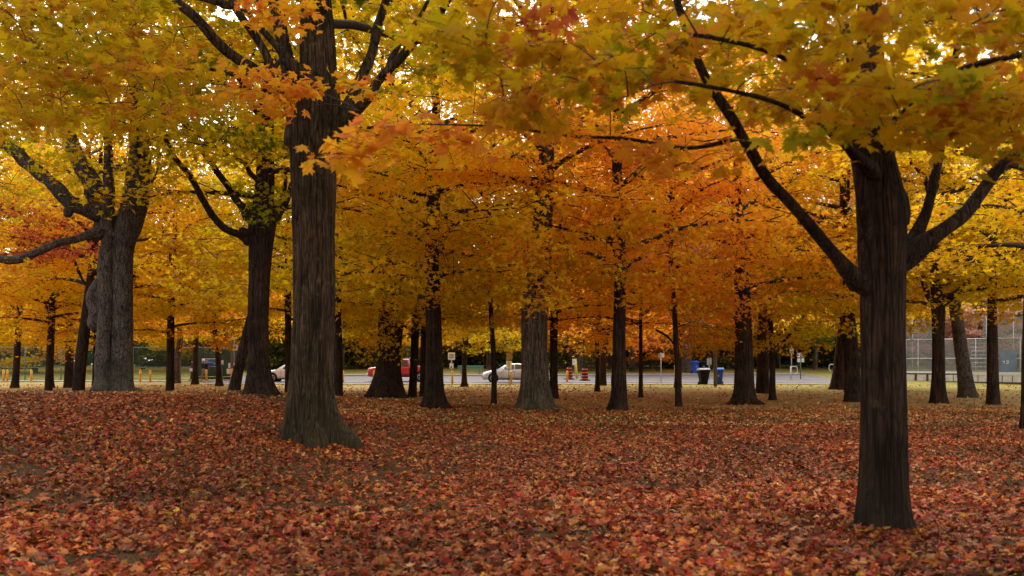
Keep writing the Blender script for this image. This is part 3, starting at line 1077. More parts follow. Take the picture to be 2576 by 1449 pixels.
# left big maple
rootB, bB, nB = tree('big mossy maple left of centre with flared mossy roots and multiple upper stems',
    [(796, 1122, 160), (789, 1062, 121), (785, 1000, 112), (786, 900, 107), (790, 750, 105), (789, 600, 107), (789, 480, 116), (787, 400, 118), (790, 330, 130), (796, 260, 130), (800, 180, 98), (797, 90, 90), (792, 0, 82), (782, -150, 80)],
    barkm='bark_mossy', flare=0.42, hi=True, seed=23, ridge=0.05, var='big2', mat='leaf_yg', dz=3.2, yaw=1.0,
    limbs=[[(775, 380, 80, 0), (750, 290, 62, 0), (732, 200, 48, 0), (712, 110, 42, 0), (692, 0, 38, 0), (675, -120, 34, 0)],
           [(735, 250, 50, -.2), (690, 205, 38, -.4), (640, 175, 33, -.6), (590, 145, 30, -.9), (540, 105, 28, -1.2), (490, 50, 26, -1.4), (440, 0, 24, -1.5), (390, -70, 20, -1.7)],
           [(720, 240, 30, -.3), (695, 190, 26, -.5), (655, 110, 24, -.5), (620, 60, 22, -.6), (595, 20, 24, -.6), (560, -60, 20, -.7)],
           [(770, 190, 40, -.4), (735, 155, 28, -.5), (690, 110, 20, -.6), (650, 65, 18, -.7), (610, 20, 16, -.8)],
           [(640, 180, 18, -.6), (600, 190, 12, -.9), (545, 178, 11, -1.2), (450, 172, 9, -1.7), (370, 178, 6, -2.2)],
           [(830, 360, 60, 0), (858, 305, 44, 0), (885, 250, 36, .2), (910, 190, 30, .3), (928, 140, 30, .4), (948, 70, 27, .5), (970, 0, 24, .6), (990, -80, 20, .7)],
           [(850, 330, 50, 0), (885, 290, 36, -.2), (930, 240, 32, -.4), (960, 195, 28, -.5), (1000, 150, 26, -.6), (1050, 100, 24, -.7), (1100, 40, 22, -.8), (1150, -40, 18, -.9)],
           [(975, 180, 20, -.5), (1000, 120, 14, -.5), (1040, 70, 12, -.5), (1080, 0, 11, -.5)],
           [(600, 20, 20, -.6), (540, 5, 16, -.9), (470, -10, 14, -1.1)],
           [(700, 230, 14, -.8), (760, 222, 9, -1.8), (850, 250, 6, -2.6), (900, 280, 4, -3)]])
tB = []
tB += targets(-60, 440, -90, 150, 13, 22, 95, 0.42, 0.07)
tB += targets(-80, 1180, -90, 140, 22, 32, 90, 0.42, 0.07)
tB += targets(400, 760, -90, 160, 19.5, 24, 40, 0.37, 0.07)
tB += targets(-60, 440, 120, 330, 13, 22, 90, 0.46, 0.07)
tB += targets(380, 640, 160, 260, 19, 23, 14, 0.38, 0.08)
tB += targets(830, 1180, -80, 220, 20, 25, 44, 0.34, 0.08)
tR = []
tR += targets(560, 760, 170, 250, 14.5, 15.5, 9, 0.63, 0.03, 0.7)
tR += targets(680, 900, 200, 300, 14.3, 15.3, 9, 0.63, 0.03, 0.7)
tR += targets(620, 800, 0, 60, 14.5, 15.5, 8, 0.63, 0.03, 0.7)
tR += targets(830, 900, 370, 420, 16, 17, 2, 0.72, 0.03, 0.7)
near_crown(rootB, bB, nB, tR, 0.16, nleaf=22, wid=0.3, mat='leaf_direct', name='orange_leaves')
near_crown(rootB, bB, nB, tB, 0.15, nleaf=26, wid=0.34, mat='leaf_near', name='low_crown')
tmpB = []

# big grey tree at left
rootC, bC, nC = tree('old grey tree with two fused trunks, a round burl and thick broken limbs',
    [(306, 985, 60), (307, 940, 54), (307, 800, 52), (306, 700, 54), (309, 620, 58), (327, 560, 66), (347, 480, 70), (352, 400, 56), (348, 340, 42), (345, 250, 36)],
    Y=31, barkm='bark_grey', name='grey_tree', flare=0.25, hi=True, seed=31, ridge=0.035, var='big1', mat='leaf_yg', sc=1.0, dz=2.5, yaw=2.0, group='broad old trees',
    limbs=[[(262, 1000, 52, -.2), (262, 900, 46, -.2), (266, 750, 42, -.2), (270, 620, 40, -.2), (272, 520, 34, -.2), (271, 420, 27, -.2), (268, 335, 24, -.2), (266, 240, 20, -.2)],
           [(236, 840, 20, .1), (248, 790, 56, .1), (245, 745, 62, .1), (262, 700, 34, .1)],
           [(300, 610, 60, .1), (262, 540, 62, .1), (238, 480, 56, .1), (205, 410, 48, 0), (178, 360, 40, 0), (155, 320, 34, 0), (120, 250, 26, 0)],
           [(270, 540, 52, .1), (225, 528, 48, -.2), (180, 512, 42, -.4), (150, 480, 42, -.5), (120, 455, 38, -.6), (70, 410, 36, -.7), (10, 360, 34, -.8), (-60, 320, 26, -1)],
           [(175, 515, 30, -.4), (168, 545, 14, -.5)],
           [(265, 585, 34, -.3), (215, 595, 25, -.6), (150, 610, 22, -1), (95, 632, 23, -1.3), (40, 655, 23, -1.6), (-30, 640, 20, -1.9)],
           [(320, 440, 12, -.3), (370, 470, 7, -.6), (395, 430, 5, -.8), (400, 380, 3, -.9)]])
tC = targets(-80, 200, 300, 560, 34, 46, 40, 0.46, 0.06) + targets(-80, 430, 200, 500, 26, 38, 90, 0.42, 0.08)
tC += targets(-80, 420, -60, 260, 26, 40, 50, 0.42, 0.07)
tC += targets(380, 400, 380, 420, 29, 31, 3, 0.3, 0.05)
tC += targets(0, 110, 640, 690, 28, 30, 4, 0.5, 0.08)
near_crown(rootC, bC, nC, tC, 0.16, nleaf=40, wid=0.5, tpl=T_MID, thick=0.13, name='low_crown')

rootD, bD, nD = tree('dark forked maple close behind the big mossy one, two long limbs to the left',
    [(652, 988, 78), (650, 950, 60), (650, 900, 53), (650, 800, 54), (653, 700, 56), (656, 620, 62), (660, 560, 68), (664, 500, 50), (668, 400, 43), (670, 280, 38), (680, 150, 32)],
    Y=30, seed=41, hi=True, ridge=0.035, flare=0.4, var='mid1', mat='leaf_gold', sc=1.15, dz=1.5,
    limbs=[[(640, 610, 40, 0), (615, 598, 22, 0), (565, 575, 20, -.3), (530, 530, 20, -.5), (500, 480, 18, -.7), (470, 435, 17, -.9), (440, 398, 15, -1), (415, 340, 12, -1.2)],
           [(640, 560, 36, 0), (610, 520, 22, 0), (580, 480, 18, 0), (545, 430, 18, 0), (510, 375, 18, 0), (480, 335, 17, 0), (445, 280, 15, 0), (410, 225, 14, 0), (370, 150, 11, 0)],
           [(635, 588, 20, -.2), (602, 580, 14, -.5)],
           [(680, 560, 34, 0), (700, 530, 20, 0), (725, 490, 17, .2), (745, 440, 14, .3)],
           [(690, 540, 20, 0), (715, 475, 12, .3), (722, 430, 9, .5)]])
tD = targets(610, 730, 320, 380, 27.5, 28.5, 8, 0.24, 0.04)
tD += targets(620, 680, 450, 540, 27.5, 28.5, 5, 0.26, 0.04, 0.7)
tD += targets(420, 700, 230, 400, 26, 33, 24, 0.34, 0.07)
tD += targets(380, 760, -60, 330, 30, 38, 36, 0.40, 0.08)
tD += targets(440, 640, 560, 760, 28, 36, 26, 0.48, 0.05)
near_crown(rootD, bD, nD, tD, 0.17, nleaf=45, wid=0.5, tpl=T_MID, thick=0.13, name='low_crown')

# ------------------------------------------------------------------ middle trees
def T(label, path, var, mat, sc=1.0, Y=None, **kw):
    T.k += 1
    kw.setdefault('yaw', T.k * 1.7)
    kw.setdefault('seed', 100 + T.k * 3)
    return tree(label, path, Y=Y, var=var, mat=mat, sc=sc, **kw)


T.k = 0
LOW = []
LAST = T('thin tree right at the left edge of the view, straight dark trunk', [(38, 976, 22), (40, 950, 17), (45, 850, 16), (49, 780, 16), (51, 700, 13)], 'mid2', 'leaf_goldorange', 1.1)
LOW.append((LAST, targets(-60, 130, 300, 620, 45, 60, 46, 0.60, 0.10), 0))
LOW.append((LAST, targets(-40, 120, 660, 860, 60, 70, 26, 0.56, 0.08), 0))
LAST = T('thin dark maple second from the left edge', [(122, 981, 21), (123, 950, 19), (128, 850, 18), (133, 740, 16), (136, 640, 13)], 'mid1', 'leaf_goldorange', 1.1, Y=56,
  limbs=[[(128, 800, 9), (110, 755, 5), (85, 715, 4)], [(130, 740, 8), (150, 700, 5), (175, 670, 4)]])
LOW.append((LAST, targets(60, 240, 640, 860, 52, 60, 30, 0.58, 0.09), 0))
LAST = T('short dark maple between thin trunks at left', [(172, 968, 26), (173, 940, 22), (175, 900, 21), (175, 830, 19)], 'small1', 'leaf_yg', 1.3, Y=66)
LAST = T('dark maple leaning right, just left of the grey tree', [(196, 978, 33), (200, 940, 31), (208, 870, 30), (217, 800, 27), (228, 720, 25), (240, 600, 16)], 'mid2', 'leaf_goldorange', 1.15, Y=45, dz=1.0,
  limbs=[[(225, 735, 14, 0), (205, 700, 8, 0), (185, 650, 6, 0)]])
LOW.append((LAST, targets(-20, 235, 490, 650, 40, 46, 60, 0.86, 0.03), 0))
LAST = T('very thin dark trunk showing beside the grey tree', [(236, 980, 12), (238, 920, 10), (240, 860, 9)], 'small2', 'leaf_goldorange', 1.2, Y=60)
LAST = T('slim maple with gold crown between the grey tree and forked maple', [(427, 984, 25), (428, 950, 21), (429, 850, 19), (432, 740, 16), (440, 600, 11)], 'mid3', 'leaf_gold', 0.92, Y=50, dz=-.3)
LOW.append((LAST, targets(340, 640, 560, 800, 45, 54, 60, 0.48, 0.06) + targets(350, 560, 780, 880, 48, 54, 14, 0.64, 0.08), 0))
LAST = T('low forked maple in front of the blue notice board', [(553, 969, 21), (551, 945, 15), (549, 900, 14), (545, 860, 15)], 'mid2', 'leaf_goldorange', 1.05, Y=70,
  limbs=[[(547, 862, 16), (535, 835, 11), (528, 810, 9), (515, 790, 6)], [(552, 862, 12), (585, 840, 7), (630, 828, 5)]])
LOW.append((LAST, targets(480, 640, 760, 850, 66, 72, 16, 0.34, 0.08) + targets(480, 560, 830, 890, 66, 70, 8, 0.72, 0.06), 0))
LAST = T('stocky greyish trunk behind the slim gold maple', [(445, 963, 22), (446, 940, 18), (447, 900, 18), (452, 860, 16)], 'mid1', 'leaf_orange', 1.1, Y=77, barkm='bark_far')
LAST = T('narrow dark trunk the walkers pass behind', [(492, 965, 20), (492, 940, 15), (493, 870, 13)], 'mid3', 'leaf_orange', 1.0, Y=75)
LAST = T('leaning reddish dead trunk propped beside the forked maple', [(588, 988, 33), (594, 955, 28), (606, 900, 26), (618, 840, 20), (628, 790, 10)], None, 'leaf_gold', Y=33, flare=0.2, top=0.3,
  group='leaning trunks')
LAST = T('slim dark maple in the gap before the big mossy maple', [(725, 990, 21), (725, 950, 18), (725, 850, 17), (724, 700, 16), (724, 560, 11)], 'mid3', 'leaf_gold', 1.05, Y=52)
LAST = T('grey-brown trunk half hidden behind the big mossy maple', [(850, 1006, 26), (851, 960, 24), (851, 900, 24), (849, 770, 20)], 'mid1', 'leaf_yg', 1.0, Y=43, dz=.7)
LAST = T('massive oak with spreading root flare in front of the red pickup', [(975, 993, 98), (977, 955, 68), (978, 930, 62), (980, 850, 64), (985, 780, 68), (985, 700, 56)], 'big2', 'leaf_yg', 0.95, Y=47,
  name='oak_tree', flare=0.5, group='broad old trees', dz=2.2)
LOW.append((LAST, targets(880, 960, 780, 880, 50, 56, 16, 0.44, 0.06), 0))
LOW.append((LAST, targets(870, 1010, 700, 860, 42, 47, 30, 0.46, 0.06) + targets(940, 990, 850, 900, 44, 46, 4, 0.5, 0.04), 0))
LAST = T('dark maple touching the massive oak on its right', [(1037, 994, 25), (1039, 960, 21), (1042, 900, 21), (1045, 820, 21), (1050, 720, 17)], 'mid2', 'leaf_gold', 1.05, Y=48, flare=.25,
  limbs=[[(1045, 840, 16), (1020, 820, 10), (980, 800, 7), (930, 765, 5)]])
LOW.append((LAST, targets(860, 1060, 680, 830, 44, 50, 24, 0.44, 0.06), 0))
LAST = T('thin dark trunk tucked behind the broad centre left maple', [(1063, 993, 18), (1063, 960, 14), (1064, 900, 14), (1066, 800, 14)], 'mid1', 'leaf_gold', 1.05, Y=50)
rQ, bQ, nQ = T('dark centre left maple with two long thin limbs', [(1093, 1027, 66), (1092, 990, 48), (1092, 850, 42), (1089, 750, 40), (1086, 680, 38), (1088, 580, 33), (1092, 480, 33), (1092, 350, 26)], 'mid2', 'leaf_gold', 1.22, hi=True, ridge=.03,
  flare=0.35, dz=-0.1, limbs=[[(1085, 488, 16), (1040, 485, 10), (1000, 482, 9), (940, 488, 9), (880, 495, 9), (850, 500, 6), (780, 510, 5)],
         [(1096, 486, 16), (1130, 472, 10), (1200, 460, 8), (1300, 458, 7), (1380, 448, 6), (1480, 445, 4)],
         [(1100, 640, 20), (1120, 590, 13), (1150, 565, 10), (1180, 540, 7)]])
LOW.append((LAST, targets(1040, 1160, 520, 740, 32, 36, 18, 0.48, 0.05), 0))
LAST = T('small dark maple with gold crown beside the green bench', [(1168, 973, 22), (1168, 950, 13), (1168, 920, 12), (1169, 885, 15), (1170, 860, 16)], 'mid1', 'leaf_yg', 0.95, flare=.5)
LOW.append((LAST, targets(1080, 1300, 780, 870, 58, 68, 20, 0.44, 0.05), 0))
LOW.append((LAST, targets(1110, 1300, 800, 880, 60, 70, 22, 0.44, 0.06), 0))
LOW.append((LAST, targets(1110, 1230, 770, 885, 64, 72, 26, 0.40, 0.06), 0))
LAST = T('slender young tree left of the furrowed oak', [(1243, 1015, 17), (1243, 980, 14), (1242, 900, 13.5), (1236, 800, 12), (1232, 700, 10), (1230, 600, 8)], 'small1', 'leaf_gold', 1.35, Y=41, dz=1.0)
LOW.append((LAST, targets(1240, 1310, 760, 830, 40, 44, 10, 0.50, 0.05), 0))
LOW.append((LAST, targets(1130, 1290, 680, 800, 38, 44, 20, 0.48, 0.06), 0))
LAST = T('pale brown furrowed oak with mossy flared foot at centre', [(1348, 1037, 100), (1346, 985, 76), (1344, 900, 69), (1344, 800, 69), (1350, 740, 70), (1357, 690, 66), (1362, 620, 56), (1368, 500, 46), (1375, 380, 40)], 'big1', 'leaf_goldorange', 1.0,
  barkm='bark_oak', name='oak_tree', hi=True, ridge=0.03, flare=0.33, group='broad old trees', dz=3.0)
LOW.append((LAST, targets(1300, 1420, 560, 770, 29, 33, 26, 0.56, 0.06), 0))
LAST = T('dark trunk with leafy sprouts right behind the furrowed oak', [(1394, 1003, 26), (1393, 970, 21), (1393, 900, 20), (1394, 800, 20), (1398, 700, 16)], 'mid1', 'leaf_gold', 1.05)
LOW.append((LAST, targets(1378, 1412, 700, 880, 46.5, 48.5, 10, 0.52, 0.05, 0.4) + targets(1400, 1540, 680, 800, 46, 54, 20, 0.56, 0.07), 0))
LAST = T('low forking young maple between oak and tall straight maple', [(1503, 985, 17), (1503, 960, 11.5), (1503, 900, 10.5), (1502, 840, 11), (1508, 800, 7)], 'small2', 'leaf_orange', 1.35,
  limbs=[[(1504, 870, 9), (1530, 835, 6), (1560, 820, 4)], [(1500, 850, 7), (1490, 825, 5)]])
LOW.append((LAST, targets(1410, 1560, 780, 880, 54, 62, 22, 0.60, 0.07), 0))
LAST = T('broken off reddish trunk beside the tall straight maple', [(1517, 970, 20), (1517, 940, 16.5), (1518, 900, 16.5), (1522, 880, 16)], 'small1', 'leaf_orange', 1.5, Y=72)
rX, bX, nX = T('tall straight dark maple right of centre', [(1555, 1038, 54), (1557, 1000, 40), (1557, 920, 35), (1558, 850, 33), (1560, 700, 32), (1558, 560, 30), (1553, 450, 26), (1552, 300, 20), (1550, 220, 15)], 'mid3', 'leaf_orange', 1.2, hi=True, ridge=.03, flare=.4, dz=.2,
  limbs=[[(1560, 640, 26), (1530, 610, 12), (1480, 590, 9), (1420, 575, 7), (1380, 565, 5)],
         [(1562, 690, 20), (1590, 660, 12), (1640, 640, 8), (1690, 640, 5)],
         [(1552, 480, 12), (1600, 430, 9), (1680, 380, 6)]])
LOW.append((LAST, targets(1500, 1640, 500, 730, 29.5, 33, 26, 0.58, 0.06), 0))
LAST = T('thin straight young tree right of the tall maple', [(1612, 1000, 14), (1612, 970, 11), (1612, 900, 10), (1612, 800, 9), (1614, 700, 7)], 'small2', 'leaf_orange', 1.4, dz=.4)
LOW.append((LAST, targets(1570, 1700, 780, 880, 60, 70, 30, 0.70, 0.05), 0))
LAST = T('slim dark maple in front of the yellow marker pole', [(1708, 1021, 20), (1706, 980, 16.5), (1703, 900, 15), (1700, 860, 15), (1697, 780, 13)], 'small1', 'leaf_orange', 1.35, Y=39, dz=.9,
  limbs=[[(1698, 870, 9), (1680, 845, 7), (1650, 830, 5)]])
LOW.append((LAST, targets(1740, 1860, 820, 880, 42, 48, 12, 0.55, 0.08), 0))
LOW.append((LAST, targets(1680, 1850, 740, 850, 38, 46, 26, 0.66, 0.09) + targets(1740, 1840, 840, 885, 40, 44, 8, 0.50, 0.06), 0))
LAST = T('broad smooth trunk right of the wheeled bins', [(1870, 1017, 62), (1871, 985, 52), (1872, 940, 49), (1871, 850, 43), (1868, 770, 42), (1862, 650, 34)], 'mid2', 'leaf_orange', 1.2, hi=True, ridge=.015, flare=.35, dz=.9)
LOW.append((LAST, targets(1800, 1930, 560, 760, 33, 38, 26, 0.60, 0.06), 0))
LOW.append((LAST, targets(1760, 1860, 640, 780, 38, 46, 22, 0.60, 0.08) + targets(1890, 2000, 620, 780, 38, 46, 16, 0.5, 0.06), 0))
LAST = T('grey trunk standing behind the slim forked maple', [(1920, 990, 37), (1919, 960, 33), (1919, 900, 32), (1920, 830, 32)], 'mid1', 'leaf_brown', 1.1, dz=.8)
LAST = T('slim forked maple with a low yellow branch', [(1944, 1005, 22), (1943, 975, 15.5), (1943, 930, 14.5), (1942, 860, 14), (1938, 800, 11)], 'small1', 'leaf_gold', 1.4, Y=45, dz=.4,
  limbs=[[(1942, 880, 9), (1975, 855, 7), (2010, 810, 5), (2040, 770, 4)]])
LOW.append((LAST, targets(1900, 2020, 838, 880, 43, 47, 12, 0.47, 0.03) + targets(1900, 2100, 700, 830, 43, 52, 24, 0.52, 0.08), 0))
LAST = T('trunk leaning slightly, in front of the second hoop rail', [(2106, 980, 40), (2109, 950, 32), (2113, 900, 28), (2122, 820, 26), (2130, 760, 22)], 'mid3', 'leaf_gold', 1.05)
LAST = T('thick dark trunk just left of the nearest maple', [(2150, 1010, 54), (2146, 975, 42), (2144, 940, 38), (2140, 860, 35), (2135, 780, 30)], 'mid2', 'leaf_gold', 1.15, flare=.4, dz=.4)
LOW.append((LAST, targets(2000, 2150, 680, 830, 38, 44, 34, 0.45, 0.05), 0))
LAST = T('dark maple with a forked crown right of the nearest maple', [(2363, 1015, 46), (2361, 980, 36), (2361, 930, 33), (2360, 850, 31), (2360, 770, 36), (2352, 700, 22)], 'mid1', 'leaf_gold', 1.15, flare=.3,
  limbs=[[(2368, 775, 26), (2400, 740, 14), (2450, 700, 11), (2490, 665, 8), (2560, 640, 6)], [(2355, 790, 18), (2335, 740, 12), (2318, 700, 9)]])
LOW.append((LAST, targets(2000, 2620, 100, 620, 38, 52, 80, 0.47, 0.06), 0))
LOW.append((LAST, targets(2290, 2576, 600, 760, 38, 48, 50, 0.47, 0.05) + targets(2290, 2340, 760, 830, 40, 44, 6, 0.5, 0.05), 0))
LAST = T('greyish trunk leaning left in front of the white boards', [(2436, 1000, 50), (2431, 965, 39), (2424, 920, 36), (2415, 860, 34), (2404, 780, 30), (2394, 700, 25)], 'mid3', 'leaf_green', 1.05, barkm='bark_grey', dz=1.2)
LAST = T('straight dark trunk farthest right before the boards', [(2499, 1018, 34), (2498, 985, 30), (2497, 930, 28), (2496, 850, 27), (2496, 770, 23)], 'mid2', 'leaf_gold', 1.1, dz=.6)
LOW.append((LAST, targets(2440, 2576, 700, 800, 38, 44, 18, 0.47, 0.05), 0))
LAST = T('sliver of trunk cut off by the right edge', [(2590, 1080, 46), (2590, 950, 40), (2592, 800, 36)], 'mid1', 'leaf_gold', 1.0, dz=1.2)

# extra leafy sprays low on the centre trees
tQ = targets(850, 1500, -60, 380, 38, 48, 60, 0.42, 0.06) + targets(860, 1080, 520, 760, 33, 40, 42, 0.47, 0.05) + targets(1080, 1240, 560, 760, 33, 40, 26, 0.47, 0.05) + targets(880, 1500, 380, 520, 34, 40, 60, 0.36, 0.07)
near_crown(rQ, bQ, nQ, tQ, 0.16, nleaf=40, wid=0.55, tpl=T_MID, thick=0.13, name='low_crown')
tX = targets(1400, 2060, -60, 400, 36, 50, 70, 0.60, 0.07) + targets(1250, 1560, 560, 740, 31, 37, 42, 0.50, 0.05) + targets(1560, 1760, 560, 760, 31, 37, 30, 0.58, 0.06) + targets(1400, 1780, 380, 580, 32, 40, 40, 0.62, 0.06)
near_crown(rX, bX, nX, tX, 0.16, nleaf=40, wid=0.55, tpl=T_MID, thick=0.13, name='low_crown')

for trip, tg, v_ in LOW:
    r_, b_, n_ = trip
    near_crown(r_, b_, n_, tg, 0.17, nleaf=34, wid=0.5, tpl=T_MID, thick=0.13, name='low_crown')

# trees between, whose trunks hide behind others: maples filling the canopy at 55-70 m and beyond the road
FILL = [(1556, 60, 'big1', 'leaf_goldorange', 1.2), (1347, 57, 'big2', 'leaf_goldorange', 1.15), (1871, 61, 'big1', 'leaf_orange', 1.15), (651, 63, 'big1', 'leaf_yg', 1.15),
        (301, 60, 'big2', 'leaf_gold', 1.15), (2226, 59, 'big2', 'leaf_gold', 1.1), (977, 62, 'big1', 'leaf_goldorange', 1.15), (2498, 63, 'big1', 'leaf_gold', 1.05), (-60, 50, 'big1', 'leaf_goldorange', .85), (125, 66, 'big2', 'leaf_gold', .85), (2660, 46, 'big2', 'leaf_gold', .9), (330, 60, 'mid2', 'leaf_gold', 1.15), (650, 66, 'mid3', 'leaf_goldorange', 1.15), (800, 60, 'big1', 'leaf_yg', .9),
        (1190, 62, 'mid1', 'leaf_goldorange', 1.2), (1660, 66, 'big2', 'leaf_orange', .95), (1790, 58, 'mid1', 'leaf_orange', 1.1),
        (2240, 62, 'mid1', 'leaf_gold', 1.1), (2010, 69, 'mid2', 'leaf_gold', 1.0)]
for i, (px, Y, v, mt, sc) in enumerate(FILL):
    near = {1556: 'rising high behind the tall straight maple', 1347: 'rising high behind the furrowed oak', 1871: 'rising high behind the broad smooth trunk', 651: 'rising high behind the forked maple',
            301: 'rising high behind the old grey tree', 2226: 'rising high behind the nearest maple', 977: 'rising high behind the massive flared oak', 2498: 'rising high behind the farthest right trunk', -60: 'past the left edge of the view', 125: 'behind the second thin trunk from the left', 2660: 'past the right edge of the view', 330: 'just right of the grey tree', 650: 'straight behind the forked maple', 800: 'behind the big mossy maple', 1190: 'behind the small maple by the bench',
            1660: 'beyond the thin straight young tree', 1790: 'just left of the broad smooth trunk', 2240: 'hidden behind the nearest maple', 2010: 'left of the second hoop rail'}[px]
    if px in (1790, 2010, 330, 1660, 1190):
        # keep these behind something solid
        px2 = {1190: 1094, 1790: 1872, 2010: 2136, 330: 300, 1660: 1705}[px]
    else:
        px2 = px
    b_y = HY + CH / Y * F
    tree('maple %s, mostly its crown shows' % near, [(px2, b_y, 22), (px2, b_y - 150, 18), (px, b_y - 260, 15)], Y=Y, var=v, mat=mt, sc=sc, yaw=i * 1.1, seed=300 + i, dz=.8,
         group='maples mostly hidden behind nearer trunks')

FAR = [(-40, 98, 'far1', 'leaf_gold', 1.0), (60, 112, 'far2', 'leaf_goldorange', 1.0), (180, 100, 'far1', 'leaf_orange', .95), (88, 96, 'far2', 'leaf_gold', .8), (360, 105, 'far1', 'leaf_gold', 1.0),
       (470, 118, 'far2', 'leaf_yg', 1.05), (600, 104, 'far2', 'leaf_green', 1.0), (700, 112, 'far2', 'leaf_green', 1.1), (800, 110, 'far1', 'leaf_yg', 1.0),
       (905, 108, 'far2', 'leaf_dark', 1.0), (925, 118, 'far1', 'leaf_yg', 1.1), (1125, 112, 'far2', 'leaf_dark', 1.0), (1210, 116, 'far2', 'leaf_dark', 1.1),
       (1230, 106, 'far1', 'leaf_yg', .8), (1440, 104, 'far1', 'leaf_yg', .75), (1461, 100, 'far2', 'leaf_orange', .9), (1590, 100, 'far1', 'leaf_orange', .95),
       (1640, 106, 'far2', 'leaf_orange', .8), (1726, 98, 'far1', 'leaf_orange', 1.0), (1760, 112, 'far2', 'leaf_dark', 1.1), (1830, 108, 'far2', 'leaf_dark', 1.0),
       (1900, 118, 'far1', 'leaf_brown', 1.1), (2020, 112, 'far2', 'leaf_dark', 1.1), (2050, 104, 'far1', 'leaf_green', 1.0), (2080, 116, 'far2', 'leaf_dark', 1.1),
       (2200, 112, 'far2', 'leaf_dark', 1.0), (2300, 118, 'far1', 'leaf_brown', 1.0), (2340, 108, 'far2', 'leaf_brown', .8), (2440, 116, 'far1', 'leaf_green', 1.1),
       (2470, 104, 'far2', 'leaf_brown', .7), (2560, 110, 'far2', 'leaf_dark', 1.0), (2660, 104, 'far1', 'leaf_brown', .9), (860, 104, 'far1', 'leaf_gold', .95), (1060, 106, 'far1', 'leaf_goldorange', 1.0), (1310, 108, 'far1', 'leaf_goldorange', 1.0), (1535, 106, 'far1', 'leaf_orange', 1.0), (1850, 104, 'far1', 'leaf_orange', 1.0), (1960, 107, 'far1', 'leaf_gold', 1.0), (2130, 106, 'far1', 'leaf_gold', 1.0), (500, 102, 'far1', 'leaf_gold', .9)]
CN = {'leaf_gold': 'gold', 'leaf_goldorange': 'gold and orange', 'leaf_orange': 'orange', 'leaf_yg': 'yellow green', 'leaf_green': 'green', 'leaf_dark': 'dark green', 'leaf_brown': 'pinkish brown'}
REF = [(250, 'behind the tennis fence at the left'), (560, 'behind the tennis fence by the notice board'), (780, 'beyond the white car'), (1000, 'beyond the red pickup'),
       (1240, 'beyond the green bench'), (1420, 'beyond the silver car'), (1620, 'by the picnic tables'), (1800, 'beyond the wheeled bins'), (2000, 'beyond the hoop rail'),
       (2250, 'across the road past the second hoop rail'), (2800, 'behind the grey chain link fence')]
seen = {}
for i, (px, Y, v, mt, sc) in enumerate(FAR):
    if mt == 'leaf_dark':
        sc *= 0.5
    ref = [r_[1] for r_ in REF if px < r_[0]][0]
    key = (mt, ref)
    seen[key] = seen.get(key, 0) + 1
    lab = 'far %s tree %s' % (CN[mt], ref)
    if seen[key] > 1:
        lab = 'far %s tree %s, set further right' % (CN[mt], ref)
    gy = CH - gz((px - 1288) / F * Y, Y)
    b_y = HY + gy / Y * F
    wd = 34 if px == 1726 else (20 if px == 1461 else random.uniform(10, 17))
    lean = 40 if px == 360 else random.uniform(-6, 6)
    tree(lab, [(px, b_y, wd), (px - lean * .5, b_y - 60, wd * .9), (px - lean, b_y - 130, wd * .75)], Y=Y, var=v, mat=mt, sc=sc, yaw=i * 0.9, seed=400 + i, barkm='bark_grey' if px in (1726, 1461) else 'bark_far',
         name='distant_tree', flare=.3, group='trees beyond the road', dz=2.2 if px in (1726, 1461) else 0)

# shrubs beyond the road
k = 0
SH = [(590, 'leaf_green'), (690, 'leaf_green'), (770, 'leaf_green'), (880, 'leaf_dark'), (940, 'leaf_green'), (1130, 'leaf_dark'), (1190, 'leaf_dark'), (1260, 'leaf_dark'), (1400, 'leaf_dark'),
      (1540, 'leaf_dark'), (1600, 'leaf_dark'), (1670, 'leaf_green'), (1770, 'leaf_dark'), (1840, 'leaf_green'), (1950, 'leaf_green'), (2060, 'leaf_dark'), (2160, 'leaf_green'), (30, 'leaf_green'), (370, 'leaf_green')]
for px, mt in SH:
    Y = random.uniform(107, 114)
    b_ = at(px, 900, Y)
    b_.z = gz(b_.x, Y)
    me, bm_, zb, zt, Rr = VAR['bush']
    ref = [r_[1] for r_ in REF if px < r_[0]][0]
    rt = empty('shrub', b_)
    key = ('s' + mt, ref)
    seen[key] = seen.get(key, 0) + 1
    lab = 'dense %s shrub %s' % (CN[mt], ref)
    if seen[key] > 1:
        lab += ', the %s one' % {2: 'second', 3: 'third', 4: 'fourth'}[seen[key]]
    tag(rt, lab, 'shrub', 'shrubs beyond the road')
    for nm, mesh_ in (('foliage', me), ('branches', bm_)):
        o = bpy.data.objects.new(nm, mesh_)
        C.objects.link(o)
        o.parent = rt
        s = random.uniform(1.0, 1.45)
        o.scale = (1.3, 1.3, 1.1)
        o.rotation_euler = (0, 0, px)
        if nm == 'foliage':
            o.material_slots[0].link = 'OBJECT'
            o.material_slots[0].material = M[mt]


def woods():
    """far-off wood that reads as one mass behind the last trees"""
    n = 90000
    x = (rs.rand(n) * 2 - 1) * 105
    y = 126 + rs.rand(n) * 16
    top = 13 + 4 * np.sin(x * 0.11 + 1) + 3 * np.sin(x * 0.31) + 2
    z = 1.2 + rs.rand(n) ** 0.85 * top
    P = np.stack([x, y, z], 1)
    N = rs.randn(n, 3) + np.array([0, -0.7, 0.6])
    T_ = rs.randn(n, 3)
    S = 0.7 + rs.rand(n) * 0.7
    me, nf = leaves('distant_woods', T_LO, P, N, T_, S, 0.2)
    v = np.clip(0.35 + 0.3 * np.sin(x * 0.21) * np.sin(x * 0.07 + 2) + rs.randn(n) * 0.15 + np.clip((z - 5) / 8, -0.5, 0.6), 0, 1)
    set_v(me, v, nf)
    o = link('distant_woods', me, M['woods'])
    tag(o, 'dark mixed wood closing the view behind the far trees', 'woodland', kind='stuff')


